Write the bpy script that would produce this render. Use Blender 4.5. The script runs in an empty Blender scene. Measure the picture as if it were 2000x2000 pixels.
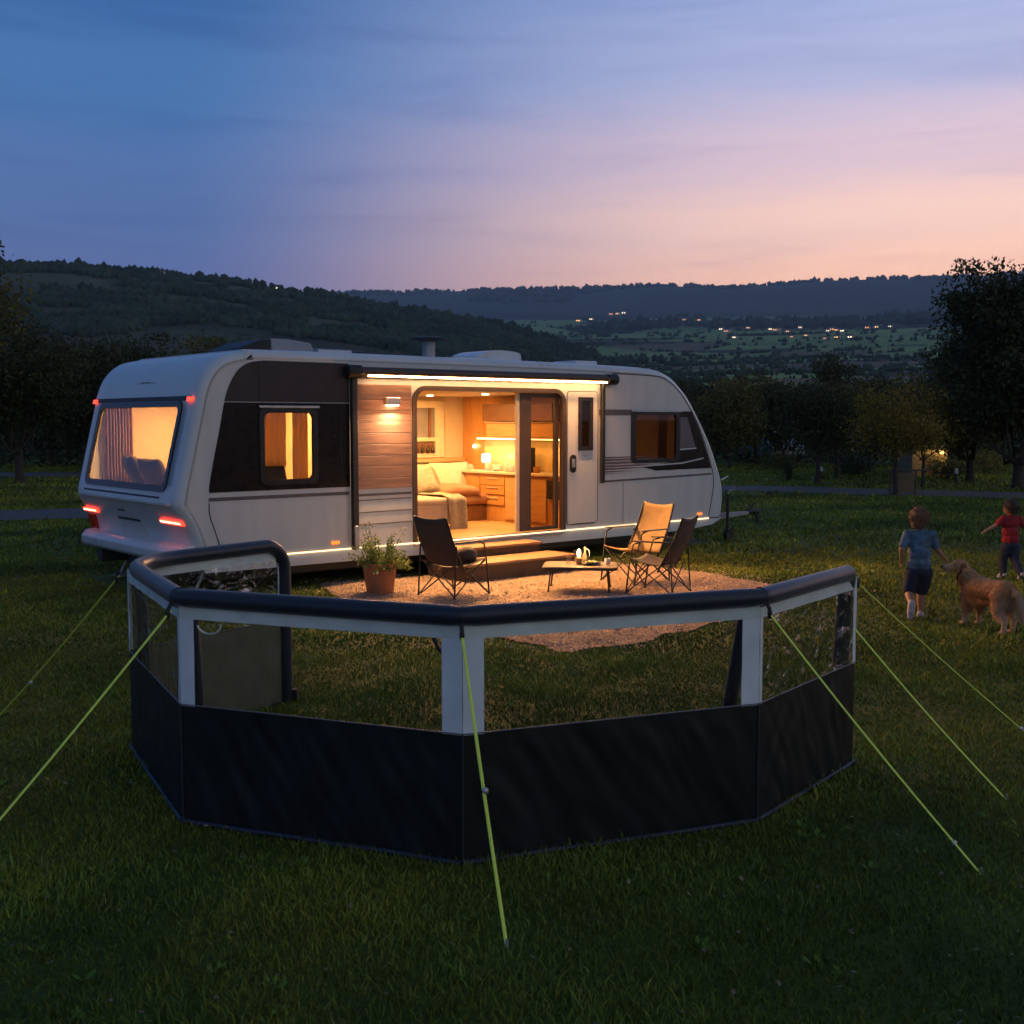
import bpy, bmesh, math, random
import numpy as np
from mathutils import Vector, Matrix, noise
from mathutils.geometry import tessellate_polygon

R = math.radians
rng = np.random.default_rng(7)
random.seed(7)
scn = bpy.context.scene
COL = scn.collection

# ------------------------------------------------------------------ camera, sky, exposure
cam_d = bpy.data.cameras.new("camera"); cam_d.sensor_width = 36; cam_d.lens = 40.5
cam_d.clip_start = 0.1; cam_d.clip_end = 20000
cam = bpy.data.objects.new("camera", cam_d); COL.objects.link(cam)
CAMH = 2.0
cam.location = (0, 0, CAMH); cam.rotation_euler = (R(90) - math.atan(0.08), 0, 0)
scn.camera = cam
cam_d.dof.use_dof = True; cam_d.dof.focus_distance = 12.0; cam_d.dof.aperture_fstop = 6.0

world = bpy.data.worlds.new("World"); scn.world = world; world.use_nodes = True
nt = world.node_tree; nt.nodes.clear()
def N(t, tree=None, **k):
    n = (tree or nt).nodes.new(t)
    for a, b in k.items(): setattr(n, a, b)
    return n
def L(a, b, tree=None): (tree or nt).links.new(a, b)
def srgb(r, g, b):
    f = lambda c: (c/255/12.92 if c/255 <= 0.04045 else ((c/255+0.055)/1.055)**2.4)
    return (f(r), f(g), f(b), 1)
def ramp(tree, stops, interp='EASE'):
    n = tree.nodes.new('ShaderNodeValToRGB'); n.color_ramp.interpolation = interp
    e = n.color_ramp.elements
    while len(e) < len(stops): e.new(0.5)
    for el, (p, c) in zip(e, stops): el.position = p; el.color = c if len(c) == 4 else (*c, 1)
    return n
tc = N('ShaderNodeTexCoord'); sep = N('ShaderNodeSeparateXYZ'); L(tc.outputs['Generated'], sep.inputs[0])
# azimuth: x / horizontal length
def M(op, a, b=None, tree=None, clamp=False):
    tree = tree or nt
    n = tree.nodes.new('ShaderNodeMath'); n.operation = op; n.use_clamp = clamp
    for i, q in enumerate((a, b)):
        if q is None: continue
        if isinstance(q, (int, float)): n.inputs[i].default_value = q
        else: tree.links.new(q, n.inputs[i])
    return n.outputs[0]
hl = M('SQRT', M('ADD', M('MULTIPLY', sep.outputs[0], sep.outputs[0]), M('MULTIPLY', sep.outputs[1], sep.outputs[1])))
# cosine of the angle to the afterglow (azimuth 32 deg right of forward)
ca = M('DIVIDE', M('ADD', M('MULTIPLY', sep.outputs[0], math.sin(R(33))), M('MULTIPLY', sep.outputs[1], math.cos(R(33)))), M('MAXIMUM', hl, 0.001))
mr = N('ShaderNodeMapRange', interpolation_type='SMOOTHSTEP'); L(M('POWER', M('MAXIMUM', ca, 0.0), 2.0), mr.inputs[0])
mr.inputs[1].default_value = 0.42; mr.inputs[2].default_value = 0.98
# cloud streaks
mp = N('ShaderNodeMapping'); mp.inputs['Scale'].default_value = (1.6, 1.6, 16); L(tc.outputs['Generated'], mp.inputs[0])
mp.inputs['Rotation'].default_value = (0, R(4), 0)
nz = N('ShaderNodeTexNoise'); nz.inputs['Scale'].default_value = 2.2; nz.inputs['Detail'].default_value = 7; nz.inputs['Roughness'].default_value = 0.62
nz.inputs['Distortion'].default_value = 0.5; L(mp.outputs[0], nz.inputs['Vector'])
cl = N('ShaderNodeMapRange', interpolation_type='SMOOTHSTEP'); L(nz.outputs[0], cl.inputs[0]); cl.inputs[1].default_value = 0.47; cl.inputs[2].default_value = 0.75
el = M('ADD', sep.outputs[2], M('MULTIPLY', M('SUBTRACT', nz.outputs[0], 0.5), 0.035))
def gn(c, k): return (c[0]*k, c[1]*k, c[2]*k, 1)
left = ramp(nt, [(0.0, gn(srgb(84, 96, 140), 1.25)), (0.10, gn(srgb(92, 108, 160), 1.12)), (0.18, srgb(84, 114, 168)), (0.26, srgb(68, 112, 168)), (0.36, srgb(44, 92, 150)), (0.60, srgb(54, 84, 128)), (1.0, srgb(46, 72, 108))])
right = ramp(nt, [(0.0, gn(srgb(242, 172, 146), 1.6)), (0.11, gn(srgb(252, 194, 162), 1.45)), (0.16, gn(srgb(246, 202, 184), 1.25)), (0.21, gn(srgb(224, 196, 206), 1.08)), (0.28, srgb(176, 182, 218)), (0.38, srgb(134, 160, 212)), (0.60, srgb(68, 98, 146)), (1.0, srgb(46, 72, 108))])
L(el, left.inputs[0]); L(el, right.inputs[0])
mx = N('ShaderNodeMix', data_type='RGBA'); L(mr.outputs[0], mx.inputs[0]); L(left.outputs[0], mx.inputs[6]); L(right.outputs[0], mx.inputs[7])
mc = N('ShaderNodeMix', data_type='RGBA', blend_type='MULTIPLY'); L(M('MULTIPLY', cl.outputs[0], 0.34), mc.inputs[0]); L(mx.outputs[2], mc.inputs[6]); mc.inputs[7].default_value = (0.62, 0.58, 0.75, 1)
# paler sky behind the viewer, added to brighten the caravan side
back = ramp(nt, [(0.0, (0.40, 0.37, 0.39)), (0.25, (0.46, 0.46, 0.49)), (0.6, (0.20, 0.25, 0.34)), (1.0, (0.08, 0.12, 0.20))]); L(sep.outputs[2], back.inputs[0])
bk = N('ShaderNodeMapRange', interpolation_type='SMOOTHSTEP'); L(M('ADD', M('MULTIPLY', sep.outputs[1], -0.80), M('MULTIPLY', sep.outputs[0], 0.60)), bk.inputs[0]); bk.inputs[1].default_value = 0.0; bk.inputs[2].default_value = 0.95
mb2 = N('ShaderNodeMix', data_type='RGBA'); L(bk.outputs[0], mb2.inputs[0]); L(mc.outputs[2], mb2.inputs[6]); L(back.outputs[0], mb2.inputs[7])
bg = N('ShaderNodeBackground'); bg.inputs[1].default_value = 1.22; L(mb2.outputs[2], bg.inputs[0])
wo = N('ShaderNodeOutputWorld'); L(bg.outputs[0], wo.inputs[0])

vs = scn.view_settings
scn.display_settings.display_device = 'sRGB'
vs.view_transform = 'Standard'; vs.look = 'None'; vs.exposure = 0.10; vs.gamma = 1.0; vs.use_curve_mapping = False
scn.render.engine = 'CYCLES'
cy = scn.cycles
cy.use_denoising = True; cy.max_bounces = 8; cy.diffuse_bounces = 3; cy.glossy_bounces = 3; cy.transmission_bounces = 4; cy.transparent_max_bounces = 24
cy.volume_bounces = 0; cy.sample_clamp_indirect = 4.0; cy.caustics_reflective = False; cy.caustics_refractive = False

# last warm light of the set sun, very weak and soft, from the right horizon
sl = bpy.data.lights.new("afterglow_sun", 'SUN'); sl.energy = 0.10; sl.angle = R(25); sl.color = (1.0, 0.66, 0.5)
so = bpy.data.objects.new("afterglow_sun", sl); COL.objects.link(so)
sd = Vector((math.sin(R(75)), math.cos(R(75)), math.tan(R(9)))); so.rotation_euler = sd.to_track_quat('Z', 'Y').to_euler()

# ------------------------------------------------------------------ helpers
def tag(o, label=None, cat=None, group=None, kind=None):
    if label: o['label'] = label
    if cat: o['category'] = cat
    if group: o['group'] = group
    if kind: o['kind'] = kind
    return o
def empty(name, loc=(0, 0, 0), rz=0, label=None, cat=None, group=None, parent=None):
    o = bpy.data.objects.new(name, None); COL.objects.link(o); o.location = loc; o.rotation_euler = (0, 0, rz)
    o.empty_display_size = 0.1
    if parent: o.parent = parent
    return tag(o, label, cat, group)
def point_light(name, loc, e, col, r=0.05, parent=None):
    l = bpy.data.lights.new(name, 'POINT'); l.energy = e; l.color = col; l.shadow_soft_size = r
    o = bpy.data.objects.new(name, l); COL.objects.link(o); o.location = loc
    if parent: o.parent = parent
    return o
def area_light(name, loc, e, col, sx, sy, rot=(0, 0, 0), parent=None):
    l = bpy.data.lights.new(name, 'AREA'); l.shape = 'RECTANGLE'; l.size = sx; l.size_y = sy; l.energy = e; l.color = col
    o = bpy.data.objects.new(name, l); COL.objects.link(o); o.location = loc; o.rotation_euler = rot
    if parent: o.parent = parent
    return o

class MB:
    def __init__(s): s.v = []; s.f = []
    def add(s, vs, fs):
        n = len(s.v); s.v.extend([tuple(p) for p in vs]); s.f.extend([tuple(n+i for i in f) for f in fs]); return s
    def box(s, x0, x1, y0, y1, z0, z1):
        return s.add([(x0,y0,z0),(x1,y0,z0),(x1,y1,z0),(x0,y1,z0),(x0,y0,z1),(x1,y0,z1),(x1,y1,z1),(x0,y1,z1)],
                     [(0,3,2,1),(4,5,6,7),(0,1,5,4),(1,2,6,5),(2,3,7,6),(3,0,4,7)])
    def tube(s, pts, r, n=8, caps=True, ry=None):
        pts = [Vector(p) for p in pts]; m = len(pts)
        rr = r if hasattr(r, '__len__') else [r]*m
        vs = []; up = None
        for i, p in enumerate(pts):
            d = (pts[min(i+1, m-1)] - pts[max(i-1, 0)])
            if d.length < 1e-9: d = Vector((0, 0, 1))
            d.normalize()
            if up is None:
                up = Vector((0, 0, 1)) if abs(d.z) < 0.95 else Vector((1, 0, 0))
            a = d.cross(up)
            if a.length < 1e-6: a = d.orthogonal()
            a.normalize(); b = a.cross(d).normalized(); up = b
            for k in range(n):
                q = 2*math.pi*k/n
                vs.append(p + a*(math.cos(q)*rr[i]) + b*(math.sin(q)*rr[i]*(ry or 1)))
        fs = [(i*n+k, i*n+(k+1) % n, (i+1)*n+(k+1) % n, (i+1)*n+k) for i in range(m-1) for k in range(n)]
        if caps: fs += [tuple(range(n))[::-1], tuple((m-1)*n+k for k in range(n))]
        return s.add(vs, fs)
    def lathe(s, prof, c=(0, 0, 0), n=24, caps=True):
        vs = [(c[0]+r*math.cos(2*math.pi*k/n), c[1]+r*math.sin(2*math.pi*k/n), c[2]+z) for r, z in prof for k in range(n)]
        fs = [(i*n+k, i*n+(k+1) % n, (i+1)*n+(k+1) % n, (i+1)*n+k) for i in range(len(prof)-1) for k in range(n)]
        if caps: fs += [tuple(range(n))[::-1], tuple((len(prof)-1)*n+k for k in range(n))]
        return s.add(vs, fs)
    def ell(s, c, r, n=12, m=8, rot=None):
        vs = []; c = Vector(c)
        for i in range(m+1):
            th = math.pi*i/m
            for k in range(n):
                q = 2*math.pi*k/n
                p = Vector((r[0]*math.sin(th)*math.cos(q), r[1]*math.sin(th)*math.sin(q), r[2]*math.cos(th)))
                if rot: p = rot @ p
                vs.append(c+p)
        fs = [(i*n+k, (i+1)*n+k, (i+1)*n+(k+1) % n, i*n+(k+1) % n) for i in range(m) for k in range(n)]
        return s.add(vs, fs)
    def plate(s, outer, holes, f0, f1):
        """2D outline (with holes) made solid between mapping functions f0 (outside face) and f1."""
        loops = [outer]+list(holes)
        flat = [p for l in loops for p in l]; n = len(flat)
        tris = tessellate_polygon([[Vector((p[0], p[1], 0)) for p in l] for l in loops])
        vs = [f0(*p) for p in flat]+[f1(*p) for p in flat]; fs = []
        for t in tris: fs.append(tuple(t)); fs.append(tuple(i+n for i in reversed(t)))
        k = 0
        for l in loops:
            m = len(l)
            for i in range(m): a, b = k+i, k+(i+1) % m; fs.append((a, b, b+n, a+n))
            k += m
        return s.add(vs, fs)
    def build(s, name, mat, parent=None, smooth=None, bevel=None, seg=2, uvs=False):
        me = bpy.data.meshes.new(name); me.from_pydata([tuple(p) for p in s.v], [], s.f)
        bm = bmesh.new(); bm.from_mesh(me); bmesh.ops.remove_doubles(bm, verts=bm.verts, dist=1e-5)
        bmesh.ops.recalc_face_normals(bm, faces=bm.faces); bm.to_mesh(me); bm.free()
        me.materials.append(mat)
        o = bpy.data.objects.new(name, me); COL.objects.link(o)
        if parent: o.parent = parent
        if smooth:
            me.polygons.foreach_set('use_smooth', [True]*len(me.polygons)); me.set_sharp_from_angle(angle=R(smooth))
        if bevel:
            b = o.modifiers.new('bevel', 'BEVEL'); b.width = bevel; b.segments = seg; b.limit_method = 'ANGLE'; b.angle_limit = R(40)
            me.polygons.foreach_set('use_smooth', [True]*len(me.polygons)); me.set_sharp_from_angle(angle=R(60)) if not smooth else None
            b.harden_normals = False
        return o
def from_np(name, v, f, mat, parent=None, smooth=False):
    v = np.asarray(v, np.float32); f = np.asarray(f, np.int32); k = f.shape[1]
    me = bpy.data.meshes.new(name); me.vertices.add(len(v)); me.vertices.foreach_set('co', v.ravel())
    me.loops.add(f.size); me.loops.foreach_set('vertex_index', f.ravel())
    me.polygons.add(len(f)); me.polygons.foreach_set('loop_start', np.arange(0, f.size, k, dtype=np.int32))
    if smooth: me.polygons.foreach_set('use_smooth', np.ones(len(f), bool))
    me.update(calc_edges=True); me.materials.append(mat)
    o = bpy.data.objects.new(name, me); COL.objects.link(o)
    if parent: o.parent = parent
    return o
def color_attr(o, name, cols):
    a = o.data.color_attributes.new(name, 'FLOAT_COLOR', 'POINT')
    c = np.ones((len(cols), 4), np.float32); c[:, :3] = cols; a.data.foreach_set('color', c.ravel())
def rrect(x0, x1, z0, z1, r, n=5):
    out = []
    for cx, cz, a in ((x1-r, z0+r, -90), (x1-r, z1-r, 0), (x0+r, z1-r, 90), (x0+r, z0+r, 180)):
        for k in range(n+1):
            q = R(a+90*k/n); out.append((cx+r*math.cos(q), cz+r*math.sin(q)))
    return out
def catmull(P, n=6, closed=False):
    P = [np.array(p, float) for p in P]; out = []
    m = len(P)
    for i in range(m-1 if not closed else m):
        a = P[(i-1) % m] if (closed or i > 0) else 2*P[0]-P[1]; b = P[i]; c = P[(i+1) % m]
        d = P[(i+2) % m] if (closed or i+2 < m) else 2*P[-1]-P[-2]
        for k in range(n):
            t = k/n
            out.append(tuple(0.5*((2*b)+(-a+c)*t+(2*a-5*b+4*c-d)*t*t+(-a+3*b-3*c+d)*t**3)))
    if not closed: out.append(tuple(P[-1]))
    return out

# ------------------------------------------------------------------ materials
MATS = {}
def pbr(name, col, rough=0.5, metal=0.0, var=0.12, scale=6.0, bump=0.0, bscale=40.0, emit=None, estr=0.0, spec=0.5, coat=0.0, sheen=0.0, trans=0.0, stretch=None, obj=True):
    if name in MATS: return MATS[name]
    m = bpy.data.materials.new(name); m.use_nodes = True; t = m.node_tree
    b = t.nodes['Principled BSDF']; b.inputs['Roughness'].default_value = rough; b.inputs['Metallic'].default_value = metal
    b.inputs['Specular IOR Level'].default_value = spec; b.inputs['Coat Weight'].default_value = coat; b.inputs['Sheen Weight'].default_value = sheen
    b.inputs['Transmission Weight'].default_value = trans
    tcn = t.nodes.new('ShaderNodeTexCoord'); vec = tcn.outputs['Object']
    if stretch:
        mpn = t.nodes.new('ShaderNodeMapping'); mpn.inputs['Scale'].default_value = stretch; L(vec, mpn.inputs[0], t); vec = mpn.outputs[0]
    nz = t.nodes.new('ShaderNodeTexNoise'); nz.inputs['Scale'].default_value = scale; nz.inputs['Detail'].default_value = 5; L(vec, nz.inputs['Vector'], t)
    c0 = tuple(max(0, c*(1-var)) for c in col[:3]); c1 = tuple(min(1, c*(1+var)) for c in col[:3])
    rp = ramp(t, [(0.3, (*c0, 1)), (0.7, (*c1, 1))], 'LINEAR'); L(nz.outputs[0], rp.inputs[0], t); L(rp.outputs[0], b.inputs['Base Color'], t)
    rr = t.nodes.new('ShaderNodeMapRange'); L(nz.outputs[0], rr.inputs[0], t)
    rr.inputs[3].default_value = max(0.02, rough-0.08); rr.inputs[4].default_value = min(1, rough+0.08); L(rr.outputs[0], b.inputs['Roughness'], t)
    if bump:
        n2 = t.nodes.new('ShaderNodeTexNoise'); n2.inputs['Scale'].default_value = bscale; n2.inputs['Detail'].default_value = 4; L(vec, n2.inputs['Vector'], t)
        bp = t.nodes.new('ShaderNodeBump'); bp.inputs['Strength'].default_value = bump; bp.inputs['Distance'].default_value = 0.02; L(n2.outputs[0], bp.inputs['Height'], t); L(bp.outputs[0], b.inputs['Normal'], t)
    if emit: b.inputs['Emission Color'].default_value = (*emit[:3], 1); b.inputs['Emission Strength'].default_value = estr
    MATS[name] = m; return m
def glass(name, tint=(1, 1, 1), gl=0.08, rough=0.02, bump=0.0, bscale=6, streak=0.0):
    """thin pane: clear with a mirror-like sheen that grows at grazing angles"""
    if name in MATS: return MATS[name]
    m = bpy.data.materials.new(name); m.use_nodes = True; t = m.node_tree; t.nodes.clear()
    tr = t.nodes.new('ShaderNodeBsdfTransparent'); tr.inputs[0].default_value = (*tint, 1)
    g = t.nodes.new('ShaderNodeBsdfGlossy'); g.inputs['Roughness'].default_value = rough
    lw = t.nodes.new('ShaderNodeLayerWeight'); lw.inputs[0].default_value = 0.5
    f = M('ADD', M('MULTIPLY', M('POWER', lw.outputs['Facing'], 4.0, t), 0.7, t), gl, t, True)
    if streak:
        tc3 = t.nodes.new('ShaderNodeTexCoord'); mp3 = t.nodes.new('ShaderNodeMapping'); mp3.inputs['Scale'].default_value = (7, 7, 2.2); n3 = t.nodes.new('ShaderNodeTexNoise'); n3.inputs['Scale'].default_value = 1.3; n3.inputs['Detail'].default_value = 6; n3.inputs['Distortion'].default_value = 2.2
        L(tc3.outputs['Object'], mp3.inputs[0], t); L(mp3.outputs[0], n3.inputs[0], t); k3 = t.nodes.new('ShaderNodeMapRange'); k3.interpolation_type = 'SMOOTHSTEP'; L(n3.outputs[0], k3.inputs[0], t); k3.inputs[1].default_value = .50; k3.inputs[2].default_value = .72
        f = M('ADD', f, M('MULTIPLY', k3.outputs[0], streak, t), t, True)
    mxn = t.nodes.new('ShaderNodeMixShader'); L(f, mxn.inputs[0], t); L(tr.outputs[0], mxn.inputs[1], t); L(g.outputs[0], mxn.inputs[2], t)
    if bump:
        tcn = t.nodes.new('ShaderNodeTexCoord'); n2 = t.nodes.new('ShaderNodeTexNoise'); n2.inputs['Scale'].default_value = bscale; n2.inputs['Detail'].default_value = 3; n2.inputs['Distortion'].default_value = 1.2
        L(tcn.outputs['Object'], n2.inputs['Vector'], t)
        bp = t.nodes.new('ShaderNodeBump'); bp.inputs['Strength'].default_value = bump; bp.inputs['Distance'].default_value = 0.03; L(n2.outputs[0], bp.inputs['Height'], t)
        L(bp.outputs[0], g.inputs['Normal'], t); L(bp.outputs[0], lw.inputs['Normal'], t)
    o = t.nodes.new('ShaderNodeOutputMaterial'); L(mxn.outputs[0], o.inputs[0], t)
    MATS[name] = m; return m
def emitter(name, col, s):
    if name in MATS: return MATS[name]
    m = bpy.data.materials.new(name); m.use_nodes = True; t = m.node_tree; t.nodes.clear()
    e = t.nodes.new('ShaderNodeEmission'); e.inputs[0].default_value = (*col, 1); e.inputs[1].default_value = s
    o = t.nodes.new('ShaderNodeOutputMaterial'); L(e.outputs[0], o.inputs[0], t); MATS[name] = m; return m

WARM = (1.0, 0.50, 0.155)
m_white = pbr('white_panel', (0.60, 0.60, 0.60), 0.32, var=0.05, scale=1.6, bump=0.03, bscale=3, stretch=(4, 4, .5))
m_white2 = pbr('white_gelcoat', (0.60, 0.63, 0.66), 0.3, var=0.05, scale=1.5, coat=0.2, stretch=(2, 2, .6))
m_brown_dk = pbr('dark_brown_gloss', (0.012, 0.0065, 0.006), 0.28, var=0.2, spec=0.25)
m_brown_up = pbr('dark_grey_brown_gloss', (0.042, 0.034, 0.036), 0.35, var=0.12, spec=0.3)
m_black = pbr('black_rubber', (0.012, 0.012, 0.013), 0.55, var=0.3, bump=0.1)
m_blackgl = pbr('black_gloss', (0.02, 0.018, 0.018), 0.25)
m_stripe = pbr('grey_decal', (0.12, 0.10, 0.10), 0.4)
m_seam = pbr('dark_seam', (0.04, 0.045, 0.05), 0.6)
m_alu = pbr('aluminium', (0.5, 0.5, 0.52), 0.4, metal=0.9, bump=0.05)
m_chassis = pbr('chassis', (0.03, 0.03, 0.032), 0.6, bump=0.2)
m_galv = pbr('galvanised_steel', (0.35, 0.36, 0.38), 0.5, metal=0.6, bump=0.2)
m_glass = glass('window_glass', (0.96, 0.95, 0.92), 0.03)
m_dkglass = glass('tinted_glass', (0.42, 0.34, 0.24), 0.05)
m_slit = glass('dark_slit_glass', (0.16, 0.12, 0.08), 0.06)
m_doorglass = glass('door_glass', (0.66, 0.58, 0.45), 0.04)
m_oak = pbr('light_oak', (0.52, 0.30, 0.12), 0.45, var=0.18, scale=3, stretch=(1, 1, 9), bump=0.08, bscale=20)
m_oak_or = pbr('orange_oak', (0.50, 0.24, 0.07), 0.4, var=0.15, scale=3, stretch=(9, 9, 1))
m_oak_dk = pbr('brown_cabinet', (0.17, 0.075, 0.03), 0.4, var=0.15)
m_inwall = pbr('interior_wall', (0.62, 0.48, 0.30), 0.6, var=0.05)
m_cream = pbr('cream_upholstery', (0.62, 0.50, 0.36), 0.9, var=0.08, scale=12, bump=0.35, bscale=14, sheen=0.3)
m_bcush = pbr('brown_cushion', (0.34, 0.15, 0.07), 0.85, var=0.15, bump=0.4, bscale=10, sheen=0.2)
m_greyc = pbr('grey_pillow', (0.38, 0.33, 0.25), 0.9, var=0.25, scale=30, bump=0.4, bscale=60)
m_curtain = pbr('curtain', (0.46, 0.34, 0.22), 0.85, var=0.1, scale=3, stretch=(14, 14, 0.6))
_t = m_curtain.node_tree; _tl = _t.nodes.new('ShaderNodeBsdfTranslucent'); _tl.inputs[0].default_value = (.70, .48, .26, 1); _ms = _t.nodes.new('ShaderNodeMixShader'); _ms.inputs[0].default_value = .55
L(_t.nodes['Principled BSDF'].outputs[0], _ms.inputs[1], _t); L(_tl.outputs[0], _ms.inputs[2], _t); L(_ms.outputs[0], _t.nodes['Material Output'].inputs[0], _t)
m_bed = pbr('bed_linen', (0.62, 0.55, 0.46), 0.9, bump=0.4, bscale=5)
m_darkpil = pbr('dark_pillow', (0.05, 0.03, 0.022), 0.85, bump=0.3, bscale=12)
m_counter = pbr('countertop', (0.62, 0.52, 0.38), 0.3)
m_porc = pbr('porcelain', (0.8, 0.78, 0.72), 0.2)
m_red = pbr('tail_lamp_red', (0.7, 0.02, 0.01), 0.25, emit=(1, 0.05, 0.02), estr=2.5)
m_redhot = emitter('tail_lamp_core', (1.0, 0.30, 0.16), 7)
m_reddim = pbr('reflector_red', (0.35, 0.01, 0.01), 0.2)
m_orange = pbr('side_marker', (0.8, 0.16, 0.02), 0.3, emit=(1.0, 0.20, 0.03), estr=1.6)
m_led = emitter('led_strip', (1.0, 0.52, 0.20), 45)
m_led2 = emitter('skirt_led', (1.0, 0.66, 0.36), 2.6)
m_led3 = emitter('kitchen_led', (1.0, 0.70, 0.32), 9)
m_lampglow = emitter('lamp_shade_glow', (1.0, 0.80, 0.50), 3.5)
m_flame = emitter('flame', (1.0, 0.62, 0.22), 22)

# ------------------------------------------------------------------ shared colour logic for turf
def turf_nodes(t, b, blade=False):
    g = t.nodes.new('ShaderNodeNewGeometry'); pos = g.outputs['Position']
    def nzz(scale, det=4, dist=0.0, rough=0.6):
        n = t.nodes.new('ShaderNodeTexNoise'); n.inputs['Scale'].default_value = scale; n.inputs['Detail'].default_value = det; n.inputs['Distortion'].default_value = dist; n.inputs['Roughness'].default_value = rough
        L(pos, n.inputs['Vector'], t); return n.outputs[0]
    big = nzz(0.45, 4, 0.6); mid = nzz(2.6, 5, 0.8, 0.7)
    green = ramp(t, [(0.25, (0.050, 0.088, 0.016)), (0.5, (0.135, 0.175, 0.024)), (0.75, (0.235, 0.230, 0.030))], 'LINEAR'); L(big, green.inputs[0], t)
    dry = t.nodes.new('ShaderNodeMix'); dry.data_type = 'RGBA'
    k = t.nodes.new('ShaderNodeMapRange'); k.interpolation_type = 'SMOOTHSTEP'; L(mid, k.inputs[0], t); k.inputs[1].default_value = 0.58; k.inputs[2].default_value = 0.80
    L(k.outputs[0], dry.inputs[0], t); L(green.outputs[0], dry.inputs[6], t); dry.inputs[7].default_value = (0.150, 0.118, 0.055, 1)
    out = dry.outputs[2]
    if blade:
        at = t.nodes.new('ShaderNodeAttribute'); at.attribute_name = 'tint'
        mu = t.nodes.new('ShaderNodeMix'); mu.data_type = 'RGBA'; mu.blend_type = 'MULTIPLY'; mu.inputs[0].default_value = 1; L(out, mu.inputs[6], t); L(at.outputs['Color'], mu.inputs[7], t); out = mu.outputs[2]
    else:
        fine = nzz(38, 4); r2 = ramp(t, [(0.3, (0.40, 0.46, 0.40)), (0.7, (0.85, 0.90, 0.76))], 'LINEAR'); L(fine, r2.inputs[0], t)
        mu = t.nodes.new('ShaderNodeMix'); mu.data_type = 'RGBA'; mu.blend_type = 'MULTIPLY'; mu.inputs[0].default_value = 1; L(out, mu.inputs[6], t); L(r2.outputs[0], mu.inputs[7], t); out = mu.outputs[2]
        bp = t.nodes.new('ShaderNodeBump'); bp.inputs['Strength'].default_value = 0.9; bp.inputs['Distance'].default_value = 0.06; L(nzz(9, 7, 0.5, 0.75), bp.inputs['Height'], t); L(bp.outputs[0], b.inputs['Normal'], t)
    L(out, b.inputs['Base Color'], t)
    b.inputs['Roughness'].default_value = 0.75; b.inputs['Specular IOR Level'].default_value = 0.2
def mat_turf(name, blade):
    m = bpy.data.materials.new(name); m.use_nodes = True; t = m.node_tree; turf_nodes(t, t.nodes['Principled BSDF'], blade); return m
m_turf = mat_turf('turf', False); m_blade = mat_turf('grass_blade', True)

# ------------------------------------------------------------------ ground
def gz(x, y):
    """small undulation of the lawn"""
    d = math.hypot(x, y)
    return 0.0
PATIO = catmull([(-2.3,13.9),(-1.75,12.3),(-1.1,11.2),(-.24,10.55),(.2,10.1),(.485,9.8),(1.0,10.05),(1.5,10.6),(2.13,11.25),(2.8,12.3),(3.35,13.3),(3.0,14.1),(2.2,15.3),(1.2,16.0),(0,15.5),(-1.3,14.5)], 8, True)
PATIO = [(x+0.10*noise.noise((x*2.2, y*2.2, 3)), y+0.10*noise.noise((x*2.2, y*2.2, 9))) for x, y in PATIO]
def inpoly(px, py, poly):
    px = np.asarray(px); py = np.asarray(py); c = np.zeros(px.shape, bool); n = len(poly)
    for i in range(n):
        x0, y0 = poly[i]; x1, y1 = poly[i-1]
        c ^= ((y0 > py) != (y1 > py)) & (px < (x1-x0)*(py-y0)/((y1-y0)+1e-12)+x0)
    return c
def grid_disc():
    rs = [0]+list(np.geomspace(0.6, 5990, 90)); na = 144
    v = []; f = []
    for r in rs:
        for k in range(na): q = 2*math.pi*k/na; v.append((r*math.sin(q), r*math.cos(q), 0))
    for i in range(len(rs)-1):
        for k in range(na): f.append((i*na+k, (i+1)*na+k, (i+1)*na+(k+1) % na, i*na+(k+1) % na))
    o = from_np('ground', v, f, m_turf); tag(o, 'dusk lit lawn of mown grass with dry yellow patches', kind='structure')
grid_disc()

m_path = pbr('path_asphalt', (0.085, 0.085, 0.085), 0.85, var=0.15, scale=1.2, bump=0.3, bscale=30)
def ribbon(name, pts, w, z, mat, label):
    P = [Vector((*p, 0)) for p in catmull(pts, 10)]; v = []; f = []
    for i, p in enumerate(P):
        d = (P[min(i+1, len(P)-1)]-P[max(i-1, 0)]).normalized(); n = Vector((-d.y, d.x, 0)); e = 0.12*noise.noise(p*0.8)
        a = p+n*(w/2+e); b = p-n*(w/2-e); v += [(a.x, a.y, z), (b.x, b.y, z)]
        if i: f.append((2*i-2, 2*i-1, 2*i+1, 2*i))
    o = from_np(name, v, f, mat); tag(o, label, kind='structure')
ribbon('path', [(-22,20),(-16,22.3),(-10.7,24.0),(-5,26.6),(0,30.3),(6.2,33.4),(10,31.9),(13.3,30.4),(20,27.2),(28,22)], 2.9, 0.012, m_path, 'grey asphalt footpath curving behind the caravan')
ribbon('path', [(-40,40),(-22,41.5),(-13,43.5),(-6,50),(0,62)], 4.0, 0.008, m_path, 'grey path branching off below the trees at the left')

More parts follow.
